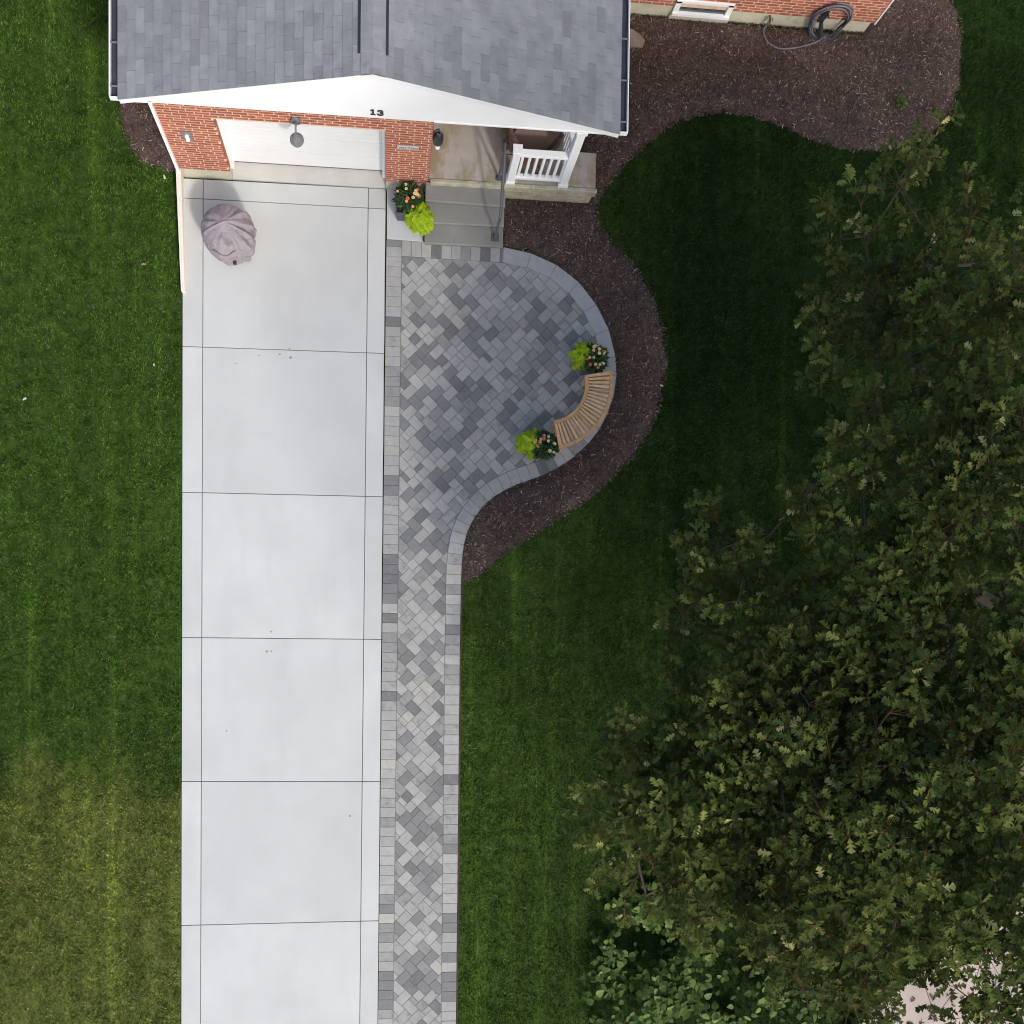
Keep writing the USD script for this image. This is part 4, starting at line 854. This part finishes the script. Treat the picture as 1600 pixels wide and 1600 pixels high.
pts = np.array(pts); base = np.array([TR + [0, 0, h] for h in (0, .8, 1.6, 2.4, 3.2, 4.2, 5.4, 6.6)])
limb = []
while len(limb) < 70:
    a, q = r.uniform(0, 2 * math.pi), math.sqrt(r.random()) * CR * .86
    p = np.array([TR[0] + q * math.cos(a), TR[1] + q * math.sin(a), 0]); p[2] = 1.9 + (zsurf(p) - 1.9) * r.uniform(.35, .62)
    u, v = pixels(p)
    if not shapely.contains_xy(crown_px.buffer(-40), u, v): continue
    limb.append(p)
limb = np.array(limb); limb = limb[np.argsort(np.hypot(*(limb[:, :2] - TR[:2]).T))]
order = np.argsort(np.hypot(*(pts[:, :2] - TR[:2]).T) + .25 * np.abs(pts[:, 2] - 4)); pts = np.vstack([limb, pts[order]]); nl = len(limb)
nodes = [*base]; par = [-1, 0, 1, 2, 3, 4, 5, 6]; plen = [0, .8, 1.6, 2.4, 3.2, 4.2, 5.4, 6.6]; tips = []
for ip, p in enumerate(pts):
    N = np.array(nodes); d = np.linalg.norm(N - p, axis=1); up = np.maximum(0, N[:, 2] - p[2] + .15) * 1.6; low = np.where(N[:, 2] < 1.5, 5, 0)
    out = (N[:, :2] - p[:2]); rn = np.hypot(*(N[:, :2] - TR[:2]).T); rp = np.hypot(*(p[:2] - TR[:2])); back = np.where(rn > rp, .8 * (rn - rp), 0)
    k = int(np.argmin(d + .10 * np.array(plen) + up + low + back)); a = N[k]; n = max(1, int(d[k] / .45)); prev = k
    bend = r.normal(0, .08, 3) * d[k] + [0, 0, .10 * d[k]]
    for s in range(1, n + 1):
        t = s / n; q = a + (p - a) * t + bend * math.sin(t * math.pi); nodes.append(q); par.append(prev); plen.append(plen[prev] + d[k] / n); prev = len(nodes) - 1
    if ip >= nl: tips.append(prev)
nodes = np.array(nodes); par = np.array(par); wgt = np.zeros(len(nodes)); wgt[tips] += 1
for k in range(len(nodes) - 1, 0, -1): wgt[par[k]] += wgt[k]
rad = .0062 * np.maximum(wgt, 1) ** .47
tm, bm = MB(), MB()
kids = {}
for k in range(1, len(nodes)): kids.setdefault(par[k], []).append(k)
done = set(); stack = [(0, [0])]
def run_from(start, first):
    line = [start, first]
    while True:
        c = kids.get(line[-1], [])
        if not c: break
        line.append(max(c, key=lambda q: wgt[q]))
    return line
todo = [(0, kids[0][0])]; first_line = True
while todo:
    s, f0 = todo.pop(); line = run_from(s, f0)
    for q in line[1:]:
        for c in kids.get(q, []):
            if c not in line: todo.append((q, c))
    rr = rad[line].copy(); rr[0] = min(rr[0], rr[1] * 1.15)
    P = nodes[line]
    if first_line: rr = np.maximum(rr, .05); rr[0] *= 1.5; tm.tube(P[:8], rr[:8], 12); bm.tube(P[7:], rr[7:], 7) if len(P) > 9 else None; first_line = False
    else: bm.tube(P, rr, 7 if rr[0] > .03 else 4)
trunk = obj('trunk', tm.get(), M['bark'], oak, smooth=50)
tw = MB(); LP, LD, LS, LR, LT = [], [], [], [], []; PE = MB(); petv, petf, pn = [], [], 0
for k in tips + [q for q in range(8, len(nodes)) if wgt[q] <= 2 and r.random() < .18]:
    p = nodes[k]; d = p - nodes[par[k]]; d /= max(np.linalg.norm(d), 1e-6)
    for s in range(r.integers(3, 5)):
        e = d + r.normal(0, .55, 3); e[2] = e[2] * .5 + .12; e /= np.linalg.norm(e); tip = p + e * r.uniform(.10, .42)
        tw.tube([p, (p + tip) / 2 + [0, 0, .012], tip], [.0045, .0035, .003], 3, cap=False)
        ct = r.random(); m_ = r.integers(6, 10); ph = r.uniform(0, 6.28); b1_ = np.cross(e, [0, 0, 1.]); b1_ /= max(np.linalg.norm(b1_), 1e-6); b2_ = np.cross(e, b1_)
        for j in range(m_):
            an = ph + j * 2.4; op = r.uniform(.65, 1.5); dd = e * math.cos(op) + (b1_ * math.cos(an) + b2_ * math.sin(an)) * math.sin(op); dd[2] -= r.uniform(.05, .45)
            LP.append(tip - e * .012 * j); LD.append(dd); LS.append(r.uniform(.085, .15)); LR.append(r.normal(0, .5)); LT.append(np.clip(.6 * ct + .4 * r.random() + r.normal(0, .08), 0, 1))
LP, LD, LS, LR, LT = map(np.array, (LP, LD, LS, LR, LT)); mats = orient(LD, LR)
branches = tag(obj('branches', bm.get(), M['twig'], oak, smooth=50), kind='stuff')
tag(obj('twigs', tw.get(), M['petiole'], oak), kind='stuff')
PET = (np.array([(0, .013, .004), (0, -.013, .004), (.36, .006, .004), (.36, -.006, .004)]), np.array([[0, 1, 3], [0, 3, 2]]))
tag(obj('leaf_stalks', scatter(*PET, LP, mats, LS), M['petiole'], oak), kind='stuff')
tag(toned('crown', scatter(*OAK, LP, mats, LS), len(OAK[0]), M['oak_leaf'], oak, tone=LT), kind='stuff')
# a taller, lighter oak stands behind the drone, out of the picture; its broken shade reaches the patio
T2 = np.array([7.9, -6.1, 0]); oak2 = thing('oak_tree', 'tall loose oak further down the lawn, shading the patio', 'tree', T2)
sc2 = np.array([.60, .60, 1.15]); lift = lambda z: np.where(z > 1.6, 7.2 + z, z * 5.5)
def grow(v): v = (np.asarray(v) - TR) * sc2 * [-1, 1, 1] + T2; v[:, 2] = lift(v[:, 2]); return v
mv = lambda m: (grow(m[0]), m[1])
obj('trunk', mv(tm.get()), M['bark'], oak2, smooth=50); tag(obj('branches', mv(bm.get()), M['twig'], oak2, smooth=50), kind='stuff')
k2 = np.arange(len(LP)) % 5 < 1
tag(toned('crown', scatter(*OAK, grow(LP)[k2], mats[k2], LS[k2] * 1.25), len(OAK[0]), M['oak_leaf'], oak2), kind='stuff')

# ---------------------------------------------------------------- round-leaved bush under the oak, by the walk
sh_px = Polygon([(915, 1640), (925, 1585), (912, 1530), (930, 1500), (918, 1462), (950, 1440), (945, 1408), (990, 1385), (1050, 1380), (1110, 1350), (1180, 1400), (1260, 1440), (1340, 1500), (1335, 1590), (1240, 1640)])
shrub = thing('shrub', 'leafy round-leaved shrub at the lawn edge below the oak', 'shrub', at(1080, 1540))
r = np.random.default_rng(31); x0, y0, x1, y1 = sh_px.bounds
n = 7500; uv = np.c_[r.uniform(x0, x1, n), r.uniform(y0, y1, n)]; uv = uv[shapely.contains_xy(sh_px, uv[:, 0], uv[:, 1])]
ed_ = shapely.distance(sh_px.boundary, shapely.points(uv)) / 100.
keep = r.random(len(uv)) < np.clip(1.2 - (uv[:, 0] - 1040) / 330, .35, 1); uv, ed_ = uv[keep], ed_[keep]
P = np.array([at(u, v, 0) for u, v in uv]); uv_n = meshkit.noise(P * [2.2, 2.2, 0], 16); keep = r.random(len(uv)) < np.clip(2.6 * (uv_n - .26), .03, 1) * np.clip(ed_ / .45, .25, 1); P, uv, ed_ = P[keep], uv[keep], ed_[keep]; top = .12 + .45 * np.clip(ed_ / .9, 0, 1) ** .6 + .85 * (meshkit.noise(P * [1.6, 1.6, 0], 6) - .4)
zz = top * (1 - np.abs(r.normal(0, .22, len(P))).clip(0, .85))
P = np.array([at(u, v, max(z, .05)) for (u, v), z in zip(uv, zz)])
a = r.uniform(0, 6.28, len(P)); D = np.stack([np.cos(a), np.sin(a), r.normal(-.08, .35, len(P))], -1)
tag(toned('foliage', scatter(*HEART, P, orient(D, r.normal(0, .35, len(P))), r.uniform(.06, .14, len(P))), len(HEART[0]), M['shrub_leaf'], shrub), kind='stuff')
sm = MB(); 
for k in range(34):
    q = P[r.integers(len(P))]; q = q * [1, 1, .7]; b = np.array([*(at(1090, 1550)[:2] * .12 + q[:2] * .88), -.04]); sm.tube([b, (b + q) / 2, q], [.006, .005, .003], 4)
tag(obj('stems', sm.get(), M['twig'], shrub), kind='stuff')

# ---------------------------------------------------------------- planters
def planter(label, fl_label, vn_label, x, y, rz, wdt, hgt, cf, cv, seed, vine_r=.17, nflow=16, tall=.2, spread=.2):
    r = np.random.default_rng(seed)
    t = thing('planter', label, 'planter', (x, y, 0), rz, 'grey flower planters', local=True); w = wdt / 2; wb = w * .82
    v = [(-wb, -wb, 0), (wb, -wb, 0), (wb, wb, 0), (-wb, wb, 0), (-w, -w, hgt), (w, -w, hgt), (w, w, hgt), (-w, w, hgt)]
    wi = w - .022; v += [(-wi, -wi, hgt), (wi, -wi, hgt), (wi, wi, hgt), (-wi, wi, hgt), (-wi, -wi, hgt - .06), (wi, -wi, hgt - .06), (wi, wi, hgt - .06), (-wi, wi, hgt - .06)]
    f = [[3, 2, 1, 0]] + [[k, (k + 1) % 4, 4 + (k + 1) % 4, 4 + k] for k in range(4)] + [[4 + k, 4 + (k + 1) % 4, 8 + (k + 1) % 4, 8 + k] for k in range(4)] + [[8 + k, 8 + (k + 1) % 4, 12 + (k + 1) % 4, 12 + k] for k in range(4)]
    obj('pot', (np.array(v), np.array(f)), M['planter'], t); obj('soil', chamfer([(-wi, -wi), (wi, -wi), (wi, wi), (-wi, wi)], hgt - .09, hgt - .035, .005), M['potting'], t)
    fx, fy = cf; fp = thing('flowering_plant', fl_label, 'flower', (x + fx, y + fy, hgt - .04))
    n = 420; a = r.uniform(0, 6.28, n); q = np.sqrt(r.random(n)); top = tall * (1 - .55 * q ** 2)
    P = np.stack([x + fx + q * spread * np.cos(a), y + fy + q * spread * np.sin(a), hgt - .03 + top * r.uniform(.25, 1, n)], -1)
    a2 = a + r.normal(0, .9, n); D = np.stack([np.cos(a2), np.sin(a2), r.normal(.15, .4, n)], -1)
    toned('foliage', scatter(*LANCE, P, orient(D, r.normal(0, .4, n)), r.uniform(.06, .115, n)), len(LANCE[0]), M['dark_leaf'], fp)
    for k in range(nflow):
        a1_, q1 = r.uniform(0, 6.28), math.sqrt(r.uniform(.03, 1.1)); c = np.array([x + fx + q1 * spread * math.cos(a1_), y + fy + q1 * spread * math.sin(a1_), hgt + tall * (1.02 - .5 * q1 * q1)])
        m = MB(); s = r.uniform(.022, .034); m_ = 8
        for lay_, (ra, el) in enumerate(((1., .15), (.75, .6), (.4, 1.1))):
            for j in range(m_):
                b = (j + .5 * lay_) / m_ * 6.283; d = np.array([math.cos(b) * math.cos(el), math.sin(b) * math.cos(el), math.sin(el)]); sd = np.array([-math.sin(b), math.cos(b), 0]) * s * .36
                m.add([c, c + d * s * ra * .7 - sd, c + d * s * ra, c + d * s * ra * .7 + sd], [[0, 1, 2], [0, 2, 3]])
        obj('flower', m.get(), M[['petal_a', 'petal_b', 'petal_b', 'petal_a', 'petal_c'][r.integers(5)]], fp)
    vx, vy = cv; vp = thing('sweet_potato_vine', vn_label, 'plant', (x + vx, y + vy, hgt - .04))
    n = 150; a = r.uniform(0, 6.28, n); q = np.sqrt(r.random(n)); ex = 1 + .15 * np.sin(3 * a + seed)
    P = np.stack([x + vx + q * vine_r * ex * np.cos(a), y + vy + q * vine_r * ex * 1.1 * np.sin(a), hgt + .10 - .20 * q ** 2 + r.normal(0, .02, n)], -1)
    a2 = a + r.normal(0, .6, n); D = np.stack([np.cos(a2), np.sin(a2), r.normal(-.2, .25, n)], -1)
    toned('foliage', scatter(*LOBED, P, orient(D, r.normal(0, .3, n)), r.uniform(.075, .125, n)), len(LOBED[0]), M['lime_leaf'], vp)
planter('dark grey square planter on the concrete pad beside the steps', 'dark green plant with peach flowers in the planter beside the steps', 'lime green trailing vine in the planter beside the steps',
        .285, 7.08, -.03, .40, .36, (.0, .05), (.165, -.20), 41, .155, 13, .16, .175)
planter('grey planter hidden under flowers at the end of the bench nearest the porch', 'peach and coral flowers between the lime vine and the bench end nearest the porch', 'lime green trailing vine at the bench end nearest the porch',
        3.13, 4.83, .2, .34, .32, (.06, .02), (-.115, .06), 42, .14, 19, .2, .17)
planter('grey planter hidden under flowers at the end of the bench nearest the path', 'dark green plant with orange flowers at the bench end nearest the path', 'lime green trailing vine at the bench end nearest the path',
        2.36, 3.49, .4, .34, .32, (.07, -.01), (-.155, .02), 43, .14, 13, .2, .175)

# ---------------------------------------------------------------- small things lying about
r = np.random.default_rng(77); n = 420; P = np.c_[r.uniform(3.2, 10.5, n), r.uniform(-7, -2.5, n), np.full(n, .002)]
P = P[shapely.contains_xy(WALK, P[:, 0], P[:, 1])]; n = len(P); a = r.uniform(0, 6.28, n)
tag(toned('leaf_litter', scatter(*OAK, P, orient(np.stack([np.cos(a), np.sin(a), r.normal(.05, .1, n)], -1), r.normal(0, .2, n)), r.uniform(.07, .15, n)), len(OAK[0]), M['litter']), 'brown oak leaves lying on the pale walk under the oak, also imitating dappled leaf shadows', 'leaf litter', kind='stuff')
for u, v, s_ in [(405, 555.5, .011), (437, 553.5, .017), (454, 559, .021), (424, 987, .016), (417, 1018, .019), (424, 1017.5, .014), (547, 1275, .017), (354, 1142, .012), (369, 568, .010), (452, 545, .013)]:
    p = at(u, v); k = np.linspace(0, 2 * math.pi, 9)[:-1]; rr = s_ * r.uniform(.7, 1.25, 8)
    obj('stain', prism(Polygon(np.stack([p[0] + rr * np.cos(k) * 1.2, p[1] + rr * np.sin(k)], -1)), .0008, .0022), M['stain'], drive)
def fallen(label, u, v, size, m, seed, z=.02):
    p = at(u, v, z); t = thing('fallen_leaf', label, 'leaf', p)
    r = np.random.default_rng(seed); a = r.uniform(0, 6.28)
    size *= .75
    obj('leaf_blade', scatter(*OAK, np.array([p]), orient(np.array([[math.cos(a), math.sin(a), .15]]), np.array([.2])), [size]), M[m], t)
fallen('tan fallen leaf on the lawn level with the covered grill', 231, 413, .10, 'dry_leaf', 1)
fallen('pale fallen leaf on the lawn beside the second driveway slab', 241, 574, .06, 'pale_leaf', 2)
fallen('long pale scrap of leaf far out on the lawn', 34, 626, .08, 'pale_leaf', 3)
fallen('yellow fallen leaf on the rim of the mulch bed behind the bench', 1030, 601, .07, 'petal_b', 4, .03)
fallen('pale fallen leaf on the grass at the foot of the edging board', 255, 271, .09, 'pale_leaf', 5)
fallen('white scrap of leaf on the dark grass beside the oak twigs', 1017, 1127, .06, 'pale_leaf', 6)
wd = thing('weed', 'small green weed growing in the mulch bed near the oak tip', 'plant', at(1405, 160, .02)); r = np.random.default_rng(6); c = at(1405, 160, .03)
n = 46; a = r.uniform(0, 6.28, n); D = np.stack([np.cos(a), np.sin(a), r.uniform(.1, .6, n)], -1); P = c + np.c_[r.normal(0, .05, (n, 2)), r.uniform(0, .04, n)]
toned('foliage', scatter(*HEART, P, orient(D, r.normal(0, .3, n)), r.uniform(.03, .05, n)), len(HEART[0]), M['shrub_leaf'], wd)
